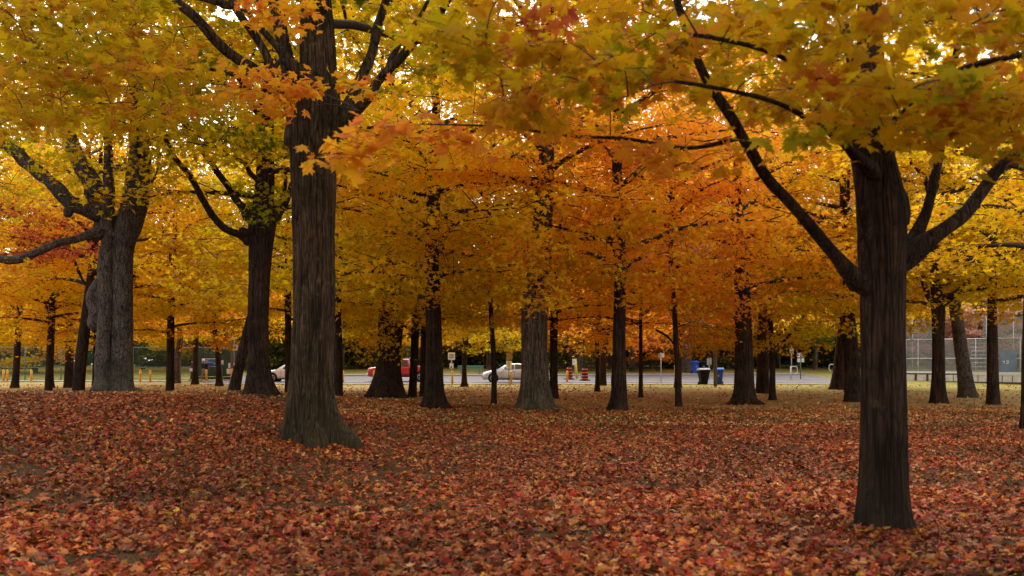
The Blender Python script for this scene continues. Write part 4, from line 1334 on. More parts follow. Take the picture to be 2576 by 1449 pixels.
M['woods'] = leafmat('woods_leaves', 0.36, 0.6, 0.85, 0.9)
woods()


# ------------------------------------------------------------------ street things
def place(name, label, cat, px, Y, group=None, rz=0.0):
    p = at(px, HY, Y)
    p.z = gz(p.x, Y)
    if 75 < Y < 88.5 and p.x > -24:
        p.z += 0.04
    return tag(empty(name, p, rz), label, cat, group)


def copy_tree(o, parent=None):
    c = o.copy()
    C.objects.link(c)
    if parent:
        c.parent = parent
    for ch in list(o.children):
        copy_tree(ch, c)
    return c


# bollards
b0 = place('bollard', 'yellow bollard at the far left edge of the view', 'bollard', 9, 78.6, 'yellow bollards along the road')
MB().lathe((0, 0, 0), [(0.085, 0), (0.085, 0.9), (0.07, 0.96), (0.03, 0.99)], 12).build('post', M['yellow'], b0)
MB().lathe((0, 0, 0), [(0.13, 0), (0.12, 0.03), (0.095, 0.05)], 12).build('base', M['yellow'], b0)
MB().lathe((0, 0, 0.72), [(0.09, 0), (0.09, 0.10)], 12).build('reflective_band', M['bright_yellow'], b0)
for px, Y, lab in [(18.5, 78.6, 'yellow bollard second from the left edge'), (79, 78.4, 'yellow bollard between the two leftmost thin trunks'),
                   (353, 78.2, 'yellow bollard just right of the grey tree'), (378, 78.0, 'yellow bollard left of the slim gold maple'),
                   (519, 79.0, 'yellow bollard behind the walker with a backpack'), (863, 76.4, 'yellow bollard right of the big mossy maple'),
                   (941, 76.4, 'yellow bollard in front of the red pickup nose'), (1138, 75.1, 'yellow bollard beside the two-plate sign post'),
                   (1286, 75.3, 'yellow bollard in front of the silver car door'), (1427, 76.6, 'yellow bollard left of the striped traffic drum')]:
    c = copy_tree(b0)
    p = at(px, HY, Y)
    c.location = (p.x, Y, gz(p.x, Y))
    c['label'] = lab

t = place('marker_pole', 'tall bright yellow marker pole between the traffic drums', 'pole', 1451, 84)
MB().tube([(0, 0, 0), (-.05, 0, .9), (-.08, 0, 1.5)], [.10, .09, .08], 10).build('pole', M['bright_yellow'], t)
t = place('marker_pole', 'slim yellow marker pole beside the slim dark maple', 'pole', 1698, 84.5)
MB().tube([(0, 0, 0), (0, 0, 1.15)], .06, 8).build('pole', M['bright_yellow'], t)

# traffic drums
d0 = place('traffic_drum', 'orange and black striped traffic drum, the left one', 'traffic drum', 1432, 82.5, 'striped traffic drums')
MB().lathe((0, 0, 0), [(0.45, 0), (0.45, 0.05), (0.3, 0.08)], 20).build('base', M['black'], d0)
for i in range(7):
    z = .08 + i * .125
    r_ = .27 - i * .008
    MB().lathe((0, 0, z), [(r_, 0), (r_ + .012, .01), (r_ + .008, .115), (r_, .125)], 20).build('orange_band' if i % 2 == 0 else 'black_band', M['orange'] if i % 2 == 0 else M['black'], d0)
MB().lathe((0, 0, .955), [(.2, 0), (.2, .03), (.05, .05)], 16).build('handle', M['black'], d0)
c = copy_tree(d0)
p = at(1471, HY, 80.5)
c.location = (p.x, p.y, gz(p.x, p.y) + .04)
c['label'] = 'orange and black striped traffic drum with the wide base, the right one'


# sign posts
def sign(name, label, px, Y, h, plates, post='steel', pr=.035, group='road sign posts'):
    t = place(name, label, 'sign', px, Y, group)
    MB().tube([(0, 0, -.1), (0, 0, h)], pr, 8).build('post', M[post], t)
    for (dx, z, w, hh, mt, marks) in plates:
        pl = MB().box((dx, -.05, z), (w, .02, hh), .008).build('sign_plate', M[mt], t)
        for (mx_, mz, mw, mh, mm) in marks:
            MB().box((dx + mx_, -.0645, z + mz), (mw, .004, mh)).build('sign_mark', M[mm], pl)
    return t


ln = lambda n_, w, z0, dz_, c='sign_black': [(0, z0 - i * dz_, w * (1 if i % 2 == 0 else .7), .03, c) for i in range(n_)]
sign('sign_post', 'post with a large and a small white plate by the green bench', 1136, 78.0, 2.32,
     [(0, 2.05, .55, .58, 'sign_white', [(0, 0, .36, .38, 'sign_grey')]), (0, 1.28, .32, .42, 'sign_white', [(-.02, -.1, .1, .14, 'sign_black')])])
sign('sign_post', 'thin post with tan and white plates in front of the silver car', 1280.5, 75.2, 2.35,
     [(0.02, 2.08, .46, .5, 'sign_tan', []), (0, 1.45, .42, .62, 'sign_white', [(0, 0, .05, .6, 'sign_black'), (-.13, .05, .06, .2, 'sign_grey')])], 'sign_black', .03)
sign('sign_post', 'slender post with grey plate backs right of the tall maple', 1663, 76.5, 2.35, [(-.1, 2.15, .2, .34, 'sign_grey', []), (.14, 2.15, .2, .34, 'sign_white', [])])
sign('sign_post', 'low pale green plate on a post behind the wheeled bins', 1784, 82, 1.75, [(-.0, 1.5, .38, .55, 'sign_grey', [(0, 0, .03, .54, 'sign_black')])], 'steel')
sign('sign_post', 'green post with four white plates in a square', 2014, 83.0, 2.25,
     [(-.17, 2.0, .24, .36, 'sign_white', [(0, 0, .10, .12, 'sign_grey')]), (.17, 2.0, .24, .36, 'sign_white', [(.02, .03, .08, .12, 'sign_grey')]),
      (-.17, 1.58, .24, .32, 'sign_white', [(0, 0, .12, .04, 'sign_grey')]), (.17, 1.58, .22, .32, 'sign_white', [(0, 0, .12, .04, 'sign_grey')])], 'green_steel', .045)
sign('sign_post', 'tall thin post with dull plate left of the four-plate sign', 1991, 85, 2.7, [(.0, 2.35, .34, .48, 'sign_grey', [])])
sign('sign_post', 'small white notice by the picnic tables', 1445, 95, 1.4, [(0, 1.1, .4, .6, 'sign_white', [(0, .05, .22, .1, 'sign_grey')])])

# utility pole with yellow foot by the tennis fence
t = place('utility_pole', 'weathered pole with yellow foot and no parking plate', 'pole', 585.5, 79.6)
MB().tube([(0, 0, 0), (0, 0, 3.6)], [.17, .15], 12).build('pole', M['wood_pole'], t)
MB().tube([(0, 0, 0), (0, 0, 1.0)], [.19, .185], 14).build('painted_foot', M['yellow'], t)
pl = MB().box((.24, -.12, 2.7), (.34, .02, .46), .01).build('sign_plate', M['sign_white'], t)
mb = MB()
mb.tube([(.24 + .1 * math.cos(a), -.134, 2.76 + .1 * math.sin(a)) for a in np.linspace(0, 6.28, 20)], .016, 5)
mb.tube([(.17, -.134, 2.83), (.31, -.134, 2.69)], .014, 5)
mb.build('red_ring', M['sign_red'], pl)
MB().box((.24, -.132, 2.76), (.04, .006, .11)).box((.26, -.133, 2.79), (.05, .004, .05)).build('letter', M['sign_black'], pl)
for dx, z, w, h_ in ((-.22, 1.25, .16, .4), (.24, 1.25, .2, .4), (-.3, .78, .26, .42)):
    MB().box((dx, -.21, z), (w, .02, h_), .01).build('notice_plate', M['sign_white'], t)

t = place('light_pole', 'bare brown pole standing in the grass before the blue bin', 'pole', 1799.5, 67.3)
MB().tube([(0, 0, -.1), (0, 0, 3.6)], [.13, .11], 12).build('pole', M['wood_pole'], t)
MB().lathe((0, 0, 0), [(.16, -.05), (.15, .06)], 12).build('foot', M['steel'], t)

# blue notice board
t = place('notice_board', 'blue notice board with white frame and lines of white text', 'sign', 526.5, 80.9)
for x in (-.55, .55):
    MB().box((x, .04, .85), (.06, .06, 1.75)).build('post', M['green_steel'], t)
MB().box((0, 0, 1.48), (1.2, .04, .66), .01).build('frame', M['sign_white'], t)
pl = MB().box((0, -.026, 1.48), (1.13, .02, .59)).build('panel', M['sign_blue'], t)
mb = MB()
for (x, z, w, h_) in [(-.42, 1.71, .22, .045), (-.30, 1.63, .46, .03), (-.40, 1.56, .26, .02), (-.40, 1.51, .26, .02), (-.06, 1.53, .8, .025), (-.4, 1.46, .2, .02), (.43, 1.42, .14, .05)]:
    mb.box((x, -.038, z), (w, .004, h_), 0)
mb.build('text_line', M['sign_white'], pl)
MB().box((-.43, -.045, 1.30), (.22, .02, .13)).build('pinned_paper', M['sign_white'], t)
t = place('notice_plate', 'white plate with rounded foot on the tennis fence', 'sign', 559, 81.2)
MB().box((0, 0, 1.45), (.2, .03, .34), .02).build('plate', M['sign_white'], t)
MB().box((0, 0, .7), (.04, .04, 1.4)).build('post', M['green_steel'], t)


# tennis fence
def fence_run(name, label, p0, p1, H, posts, meshm, steel, rails, group=None, pr=.04):
    a = Vector((p0[0], p0[1], 0))
    bq = Vector((p1[0], p1[1], 0))
    L = (bq - a).length
    rz = math.atan2(bq.y - a.y, bq.x - a.x)
    z0 = min(gz(*p0), gz(*p1))
    t = tag(empty(name, (a.x, a.y, z0), rz), label, 'fence', group)
    for x in posts(L):
        MB().tube([(x, 0, -.2), (x, 0, H + .05)], pr, 8).build('post', M[steel], t)
    for z in rails:
        MB().tube([(0, 0, z), (L, 0, z)], .028, 6).build('rail', M[steel], t)
    m = MB()
    m.add([(0, .03, 0.9 if H > 3 else .05), (L, .03, 0.9 if H > 3 else .05), (L, .03, H), (0, .03, H)], [(0, 1, 2, 3)])
    m.build('chain_link', M[meshm], t)
    return t, L


xa = (-30 - 1288) / F * 82 - 6
xb = (606 - 1288) / F * 82
t, L = fence_run('tennis_fence', 'tall green chain link tennis fence with a solid windscreen at its right end', (xa, 82), (xb, 82), 2.72,
                 lambda L: np.arange(L, 0, -3.0), 'chain_green', 'green_steel', (2.72, 1.05, .08), pr=.045)
m = MB()
x0 = (488 - 1288) / F * 82 - xa
nn = 24
V = []
for i in range(nn + 1):
    x = x0 + (L - x0) * i / nn
    yy = -.05 - .03 * math.sin(i * 1.9) - .02 * (i % 2)
    V += [(x, yy, .3), (x, yy, 2.66)]
m.add(V, [(2 * i, 2 * i + 2, 2 * i + 3, 2 * i + 1) for i in range(nn)])
m.build('windscreen', M['windscreen'], t)
MB().box(((x0 + L) / 2, -.02, .16), (L - x0, .05, .2)).build('bottom_board', M['sign_black'], t)
# ball field fence at right
pA = ((2268 - 1288) / F * 82, 82)
pB = ((2680 - 1288) / F * 73, 73)
t, L = fence_run('ball_field_fence', 'high grey chain link fence above pale dasher boards at the right', pA, pB, 3.55,
                 lambda L: [.4, 1.4, 2.6, 6.0, 7.1, 9.3, 10.6, 13, L - .1], 'chain_grey', 'steel', (3.55, 1.98, 2.0), pr=.035)
m = MB()
m.add([(0, .06, 3.6), (3.2, .06, 3.6), (3.2, .06, 5.2), (0, .06, 5.2)], [(0, 1, 2, 3)])
m.build('upper_chain_link', M['chain_grey'], t)
m = MB()
m.add([(6.5, .06, 3.6), (L, .06, 3.6), (L, .06, 5.2), (6.5, .06, 5.2)], [(0, 1, 2, 3)])
m.build('upper_chain_link', M['chain_grey'], t)
MB().tube([(0, .06, 5.2), (3.2, .06, 5.2)], .03, 6).build('rail', M['steel'], t)
for x in (.9, 6.8, 8.8):
    MB().tube([(x, .06, .6), (x, .06, 5.25)], .03, 6).build('post', M['steel'], t)
for i in range(9):
    if i in (0,):
        continue
    z = .72 + i * .31
    MB().tube([(5.6, .1, z), (7.2, .1, z)], .018, 5).build('cross_wire', M['white_steel'], t)
    MB().tube([(9.5, .1, z), (L, .1, z)], .018, 5).build('cross_wire', M['white_steel'], t)
MB().box((L / 2, -.02, .87), (L, .10, .12), .01).build('top_board', M['sign_white'], t)
MB().box((L / 2 + 2.5, -.03, .80), (L - 5.2, .12, .26), .01).build('top_board', M['white_steel'], t)
x = 0.1
while x < L - .3:
    w = random.choice([.75, .85, 1.05])
    MB().box((x + w / 2, -.03, .42), (w - .06, .05, .52), .01).build('board_panel', M['board'], t)
    if random.random() < .4:
        MB().box((x + w + .06, -.06, .42), (.12, .12, .7)).build('board_post', M['dark_wood'], t)
        x += .12
    x += w
MB().box((L / 2, .03, .40), (L, .03, .78)).build('frame_board', M['dark_wood'], t)
MB().box((L / 2, -.05, .06), (L, .2, .16)).build('foot_board', M['dark_wood'], t)
ban = MB().box((8.45, -.04, 1.62), (1.25, .02, 2.0)).build('banner', M['banner'], t)
MB().box((8.1, -.055, 1.78), (.16, .004, .04)).box((8.15, -.055, 1.70), (.04, .004, .16)).box((8.38, -.055, 1.80), (.18, .004, .04)).box((8.45, -.055, 1.72), (.04, .004, .18)).box((8.38, -.055, 1.63), (.18, .004, .04)).build('printed_mark', M['sign_white'], ban)

# bench
t = place('park_bench', 'long green slatted park bench facing away beyond the road', 'bench', 1184, 91, rz=.0)
for i in range(2):
    MB().box((0, .04 * i, .66 + i * .17), (2.4, .04, .13), .01).build('backrest_slat', M['green_paint'], t)
for i in range(3):
    MB().box((0, -.14 - i * .14, .48), (2.4, .11, .04), .01).build('seat_slat', M['green_paint'], t)
for x in (-.8, .85):
    MB().box((x, -.2, .23), (.22, .42, .46), .02).build('leg', M['concrete'], t)
    MB().box((x, .06, .62), (.07, .05, .5)).build('back_support', M['green_steel'], t)

# picnic tables
pt = place('picnic_table', 'dark picnic table left of the yellow marker pole', 'picnic table', 1420, 100, 'picnic tables under the far trees')
for i in range(4):
    MB().box((0, -.27 + i * .18, .76), (1.9, .165, .045), .006).build('top_board', M['dark_wood'], pt)
for y in (-.68, .68):
    MB().box((0, y, .45), (1.9, .26, .045), .006).build('seat', M['dark_wood'], pt)
for x in (-.65, .65):
    MB().tube([(x, -.55, 0), (x, -.2, .73)], .04, 6).tube([(x, .55, 0), (x, .2, .73)], .04, 6).tube([(x, -.7, .4), (x, .7, .4)], .035, 6).build('frame', M['dark_wood'], pt)
for px, Y, rz, lab in [(1482, 101, .05, 'dark picnic table right of the yellow marker pole'), (1534, 102, -.1, 'dark picnic table half behind the tall straight maple'),
                       (1584, 99, .1, 'dark picnic table just right of the tall straight maple'), (1636, 100, -.08, 'rightmost dark picnic table by the slender sign post')]:
    c = copy_tree(pt)
    p = at(px, HY, Y)
    c.location = (p.x, Y, gz(p.x, Y))
    c.rotation_euler = (0, 0, rz)
    c['label'] = lab


# wheeled bins
def bin_(label, px, Y, body, lid, rz=0.0, open_=False, w=.62, h=1.05):
    t = place('wheeled_bin', label, 'bin', px, Y, 'wheeled bins by the road', rz)
    m = MB()
    b_, tp = .24, w / 2
    vs = []
    for (hw, z, dy) in ((b_, .06, 0), (b_ + .01, .12, 0), (tp - .02, h - .1, .02), (tp + .02, h - .09, .02), (tp + .02, h, .02)):
        k_ = .06
        for (sx, sy) in ((-1, -1), (1, -1), (1, 1), (-1, 1)):
            if sx * sy > 0:
                vs += [(sx * hw, sy * (hw * 1.1 - k_) + dy, z), (sx * (hw - k_), sy * hw * 1.1 + dy, z)]
            else:
                vs += [(sx * (hw - k_), sy * hw * 1.1 + dy, z), (sx * hw, sy * (hw * 1.1 - k_) + dy, z)]
    fs = [(r_ * 8 + i, r_ * 8 + (i + 1) % 8, r_ * 8 + 8 + (i + 1) % 8, r_ * 8 + 8 + i) for r_ in range(4) for i in range(8)]
    fs += [tuple(range(7, -1, -1)), tuple(range(32, 40))]
    m.add(vs, fs)
    m.build('body', M[body], t)
    l_ = MB()
    prof = [(-.37, 0), (-.38, .05), (-.2, .13), (.15, .16), (.36, .10), (.38, 0)]
    V = [(sx * (w / 2 + .05) * (1 - .12 * (q[1] / .16)), q[0], h + q[1]) for sx in (-1, 1) for q in prof]
    n_ = len(prof)
    l_.add(V, [(i, i + 1, n_ + i + 1, n_ + i) for i in range(n_ - 1)] + [tuple(range(n_ - 1, -1, -1)), tuple(range(n_, 2 * n_)), (0, n_, 2 * n_ - 1, n_ - 1)])
    l_.build('lid', M[lid], t)
    MB().tube([(-.24, .42, h - .06), (.24, .42, h - .06)], .02, 6).build('handle', M['black'], t)
    for sx in (-1, 1):
        MB().tube([(sx * .25, .30, .13), (sx * .33, .30, .13)], .13, 16).build('wheel', M['rubber'], t)
    MB().box((0, -.33, .66), (.10, .012, .12), .004).build('emblem', M['sign_grey'], t)
    return t


bin_('black wheeled bin with a shiny grey lid', 1770, 74.3, 'black', 'bin_lid', .15, w=.78, h=1.1)
bin_('blue wheeled recycling bin with pale blue lid behind the brown pole', 1808, 75.0, 'blue_bin', 'blue_lid', -.25, w=.74, h=1.12)
bin_('far dark blue bin beyond the road', 1749, 95, 'blue_bin', 'blue_bin', .2)
bin_('far black bin next to the far blue bin', 1768, 95, 'black', 'black', .1)


# hoop rails
def hoop(label, px, Y, s=1.0, flip=False):
    t = place('hoop_rail', label, 'rail', px, Y, 'bent steel hoop rails')
    sg = -1 if flip else 1
    MB().tube([(-.22 * sg, 0, 0), (-.22 * sg, 0, 1.05)], .06 * s, 8).build('post', M['white_steel'], t)
    P, Rr = smooth_path([(-.26 * sg, 0, 1.04), (.2 * sg, 0, 1.06), (.33 * sg, 0, .9), (.33 * sg, 0, .62), (.16 * sg, 0, .42)], [.032] * 5, .06)
    MB().tube(P, Rr, 8).build('hoop', M['white_steel'], t)
    return t


hoop('pale bent hoop rail beside the four-plate sign', 1996, 82.5)
hoop('second pale hoop rail near the leaning trunk', 2095, 88, flip=True)


# ------------------------------------------------------------------ vehicles
def loft(stations):
    """stations: list of (x, [(half width, z), ...]) from sill to centre; mirrored"""
    m = MB()
    k_ = len(stations[0][1])
    V = []
    for x, ring in stations:
        pts = [(x, -w, z) for (w, z) in ring] + [(x, w, z) for (w, z) in reversed(ring)]
        V += pts
    kk = 2 * k_
    Fc = []
    for i in range(len(stations) - 1):
        for j in range(kk):
            j2 = (j + 1) % kk
            Fc.append((i * kk + j, (i + 1) * kk + j, (i + 1) * kk + j2, i * kk + j2))
    Fc.append(tuple(range(kk)))
    Fc.append(tuple((len(stations) - 1) * kk + j for j in reversed(range(kk))))
    m.add(V, Fc, True)
    return m


def wheel(t, x, side, y, r_=.33, w=.2):
    wh = MB().tube([(x, side * (y - w), r_), (x, side * (y - .02), r_), (x, side * y, r_)], [r_, r_, r_ * .93], 28).build('wheel', M['rubber'], t)
    rim = MB()
    yy = side * (y + .004)
    rim.tube([(x, side * (y - .05), r_), (x, yy, r_)], [r_ * .28, r_ * .16], 16)
    for i in range(5):
        a = i * 2 * math.pi / 5
        rim.tube([(x, yy, r_), (x + math.cos(a) * r_ * .66, yy, r_ + math.sin(a) * r_ * .66)], [r_ * .11, r_ * .08], 6)
    rim.tube([(x + math.cos(a) * r_ * .68, yy, r_ + math.sin(a) * r_ * .68) for a in np.linspace(0, 2 * math.pi, 25)], r_ * .05, 6)
    rim.build('rim', M['chrome'], wh)
    return wh


def quad_strip(m, pts, y_of, side):
    V = [(p[0], side * y_of(p[1]), p[1]) for p in pts]
    m.add(V, [tuple(range(len(V)))] if side < 0 else [tuple(reversed(range(len(V))))])


def car(label, cat, px, Y, paint, kind='hatch'):
    """car with its nose to -x (left in the photo)"""
    t = place('parked_car' if kind != 'pickup' else 'pickup_truck', label, cat, px, Y)
    if kind == 'pickup':
        L, W2 = 5.4, .96
        body = [(0.0, [(.80, .55), (.82, .75), (.80, .95), (.6, 1.0), (0, 1.02)]), (.08, [(.9, .40), (.93, .75), (.90, 1.02), (.7, 1.08), (0, 1.10)]),
                (.5, [(.93, .38), (W2, .75), (.93, 1.08), (.75, 1.14), (0, 1.17)]), (1.25, [(.93, .36), (W2, .75), (.94, 1.12), (.78, 1.18), (0, 1.21)]),
                (1.5, [(.93, .36), (W2, .75), (.94, 1.16), (.85, 1.18), (0, 1.2)]), (3.4, [(.93, .36), (W2, .75), (.94, 1.17), (.88, 1.18), (0, 1.18)]),
                (3.45, [(.93, .38), (W2, .75), (.95, 1.26), (.90, 1.27), (0, 1.27)]), (5.25, [(.93, .45), (W2, .75), (.95, 1.26), (.90, 1.27), (0, 1.27)]),
                (L, [(.9, .5), (.93, .75), (.92, 1.22), (.88, 1.23), (0, 1.23)])]
        house = [(1.35, 1.15, .84), (1.95, 1.74, .72), (2.3, 1.80, .70), (3.2, 1.80, .70), (3.42, 1.15, .84)]
        wins = [[(1.72, 1.2), (2.12, 1.68), (2.45, 1.70), (2.45, 1.2)], [(2.53, 1.2), (2.53, 1.70), (3.12, 1.70), (3.24, 1.2)]]
        wx, wr, bz = (1.0, 4.25), .39, 1.15
        doors = [1.62, 2.49, 3.32]
    else:
        L, W2 = 4.45, .89
        body = [(0.0, [(.60, .30), (.66, .42), (.62, .60), (.4, .66), (0, .68)]), (.14, [(.76, .24), (.80, .42), (.77, .68), (.55, .76), (0, .79)]),
                (.5, [(.83, .22), (.87, .45), (.84, .80), (.66, .87), (0, .90)]), (1.15, [(.85, .22), (W2, .48), (.86, .90), (.72, .96), (0, .99)]),
                (1.6, [(.85, .20), (W2, .50), (.86, .95), (.78, .98), (0, .99)]), (2.6, [(.85, .20), (W2, .52), (.86, 1.0), (.8, 1.01), (0, 1.01)]),
                (3.6, [(.85, .22), (W2, .54), (.85, 1.04), (.76, 1.06), (0, 1.06)]), (4.2, [(.80, .28), (.84, .56), (.80, 1.04), (.68, 1.07), (0, 1.08)]),
                (L, [(.66, .34), (.72, .56), (.68, .92), (.5, .97), (0, .98)])]
        house = [(1.05, .94, .74), (1.75, 1.33, .64), (2.2, 1.46, .60), (2.7, 1.49, .59), (3.3, 1.42, .60), (3.8, 1.22, .66), (4.15, 1.02, .7)]
        wins = [[(1.55, 1.0), (1.98, 1.31), (2.45, 1.415), (2.5, 1.03)], [(2.58, 1.035), (2.54, 1.42), (3.1, 1.395), (3.42, 1.08)],
                [(3.48, 1.09), (3.2, 1.38), (3.5, 1.27), (3.72, 1.1)]]
        wx, wr, bz = (.86, 3.45), .33, .98
        doors = [1.55, 2.54, 3.45]
    # wheel arches are dark discs set into the side
    loft(body).build('body', M[paint], t)
    m = MB()
    V = []
    for (x, z, w) in house:
        V += [(x, -(W2 - .08), bz - .03), (x, -w - (0.0), z - .05), (x, -w + .1, z), (x, w - .1, z), (x, w, z - .05), (x, W2 - .08, bz - .03)]
    n_ = len(house)
    V[0] = (house[0][0], -(W2 - .08), bz - .06)
    Fc = [(i * 6 + j, (i + 1) * 6 + j, (i + 1) * 6 + j + 1, i * 6 + j + 1) for i in range(n_ - 1) for j in range(5)]
    Fc += [tuple(range(6)), tuple((n_ - 1) * 6 + j for j in reversed(range(6)))]
    m.add(V, Fc, True)
    m.build('roof', M[paint], t)
    top_z = max(h[1] for h in house) - .05

    def y_of(z):
        # side glass leans with the cabin side
        f = (z - bz + .03) / (top_z - bz + .03)
        return (W2 - .08) * (1 - f) + house[2][2] * f + .035
    for side in (-1, 1):
        for wp in wins:
            m = MB()
            quad_strip(m, wp, y_of, side)
            m.build('side_window', M['glass_car'], t)
        # wheel arch, sill line, mirror, handles
        for x in wx:
            m = MB()
            m.tube([(x, side * (W2 - .06), wr + .02), (x, side * (W2 + .006), wr + .02)], [wr + .09, wr + .07], 28)
            m.build('wheel_arch', M['black'], t)
            wheel(t, x, side, W2 + .03, wr)
        m = MB()
        for x in doors:
            m.box((x, side * (W2 - .005), .62 if kind != 'pickup' else .8), (.012, .02, .6 if kind != 'pickup' else .66))
        m.build('door_gap', M['black'], t)
        m = MB().box(((doors[0] + doors[1]) / 2 + .3, side * (W2 + .0), bz - .12), (.2, .03, .03), .008)
        m.build('door_handle', M[paint], t)
        m = MB().box((wins[0][0][0] + .12, side * (W2 + .08), bz + .06), (.12, .2, .13), .04)
        m.build('mirror', M[paint], t)
        m = MB().box(((wx[0] + wx[1]) / 2, side * (W2 - .02), body[4][1][0][1] + .04), (wx[1] - wx[0] - .8, .06, .08), .02)
        m.build('sill', M['black'], t)
        if kind == 'pickup':
            MB().box((.07, side * .72, .92), (.1, .3, .2), .03).build('headlight', M['lamp'], t)
            MB().box((L - .04, side * .84, 1.0), (.1, .12, .34), .02).build('tail_lamp', M['tail'], t)
        else:
            MB().tube([(.10, side * .56, .62), (.30, side * .72, .70), (.58, side * .80, .78)], [.045, .06, .03], 8).build('headlight', M['lamp'], t)
            MB().box((L - .08, side * .64, .86), (.14, .24, .14), .03).build('tail_lamp', M['tail'], t)
    # windscreen and rear window
    a, c2 = house[0], house[1]
    off = .02
    m = MB()
    m.add([(a[0] + .12 - off, -.66, a[1] + .06 + off), (a[0] + .12 - off, .66, a[1] + .06 + off), (c2[0] - .02 - off, c2[2] - .13, c2[1] - .02 + off), (c2[0] - .02 - off, -c2[2] + .13, c2[1] - .02 + off)], [(0, 1, 2, 3)])
    m.build('windscreen', M['glass_car'], t)
    a, c2 = house[-1], house[-2]
    m = MB()
    m.add([(a[0] - .05 + off, -.58, a[1] + .06 + off), (a[0] - .05 + off, .58, a[1] + .06 + off), (c2[0] + .03 + off, c2[2] - .14, c2[1] - .02 + off), (c2[0] + .03 + off, -c2[2] + .14, c2[1] - .02 + off)], [(3, 2, 1, 0)])
    m.build('rear_window', M['glass_car'], t)
    if kind == 'pickup':
        MB().box((-.01, 0, .80), (.06, 1.1, .3), .02).box((-.02, -.6, .8), (.05, .2, .26)).build('grille', M['chrome'], t)
        MB().box((-.03, 0, .52), (.14, 1.74, .2), .03).build('bumper', M['chrome'], t)
        MB().box((L + .03, 0, .55), (.12, 1.7, .18), .03).build('bumper', M['chrome'], t)
        MB().box((4.36, 0, 1.276), (1.7, 1.6, .01)).build('bed_cover', M['black'], t)
    else:
        MB().box((.01, 0, .44), (.1, .8, .22), .03).box((.16, 0, .26), (.2, 1.3, .08), .02).build('grille', M['black'], t)
        MB().box((-.05, 0, .46), (.02, .5, .11), .004).build('number_plate', M['sign_white'], t)
    return t


car('red pickup truck seen side on between the trunks', 'pickup truck', 929, 79.0, 'car_red', 'pickup')
car('silver blue hatchback passing left of the furrowed oak', 'car', 1214, 77.7, 'car_silver')
car('white car showing only between forked and mossy maples', 'car', 664, 78.4, 'car_white')


# ------------------------------------------------------------------ people
def limb_mesh(name, chains, mat, parent, sub=1):
    """continuous body surface grown over joints with a skin modifier"""
    vs, es, rr = [], [], []
    idx = {}
    for ch in chains:
        prev = None
        for (p, r_) in ch:
            kx = tuple(round(c, 3) for c in p)
            if kx not in idx:
                idx[kx] = len(vs)
                vs.append(p)
                rr.append(r_)
            if prev is not None:
                es.append((prev, idx[kx]))
            prev = idx[kx]
    me = bpy.data.meshes.new(name)
    me.from_pydata(vs, es, [])
    me.update()
    o = link(name, me, mat, parent)
    o.modifiers.new('skin', 'SKIN')
    sv = me.skin_vertices[0].data if me.skin_vertices else None
    if sv is None:
        bpy.context.view_layer.objects.active = o
    sv = me.skin_vertices[0].data
    for i, r_ in enumerate(rr):
        sv[i].radius = (r_, r_) if not isinstance(r_, tuple) else r_
        sv[i].use_root = (i == 0)
    s = o.modifiers.new('sub', 'SUBSURF')
    s.levels = s.render_levels = sub + 1
    return o


def hand_chains(w, d):
    """palm, thumb and five fingers slightly curled; w wrist, d +-1 side"""
    x, y, z = w
    out = [[((x, y, z), .024), ((x, y - .01, z - .07), .03), ((x, y - .012, z - .09), .03)]]
    for i, (dy, ln_) in enumerate(((-.035, .07), (-.012, .08), (.012, .075), (.033, .055))):
        out.append([((x, y - .012, z - .09), .03), ((x, y + dy, z - .10), .009), ((x - .006 * d, y + dy, z - .10 - ln_ * .5), .008), ((x - .02 * d, y + dy, z - .10 - ln_), .007)])
    out.append([((x, y - .01, z - .07), .03), ((x - .01 * d, y - .05, z - .065), .010), ((x - .015 * d, y - .06, z - .10), .008)])
    return out


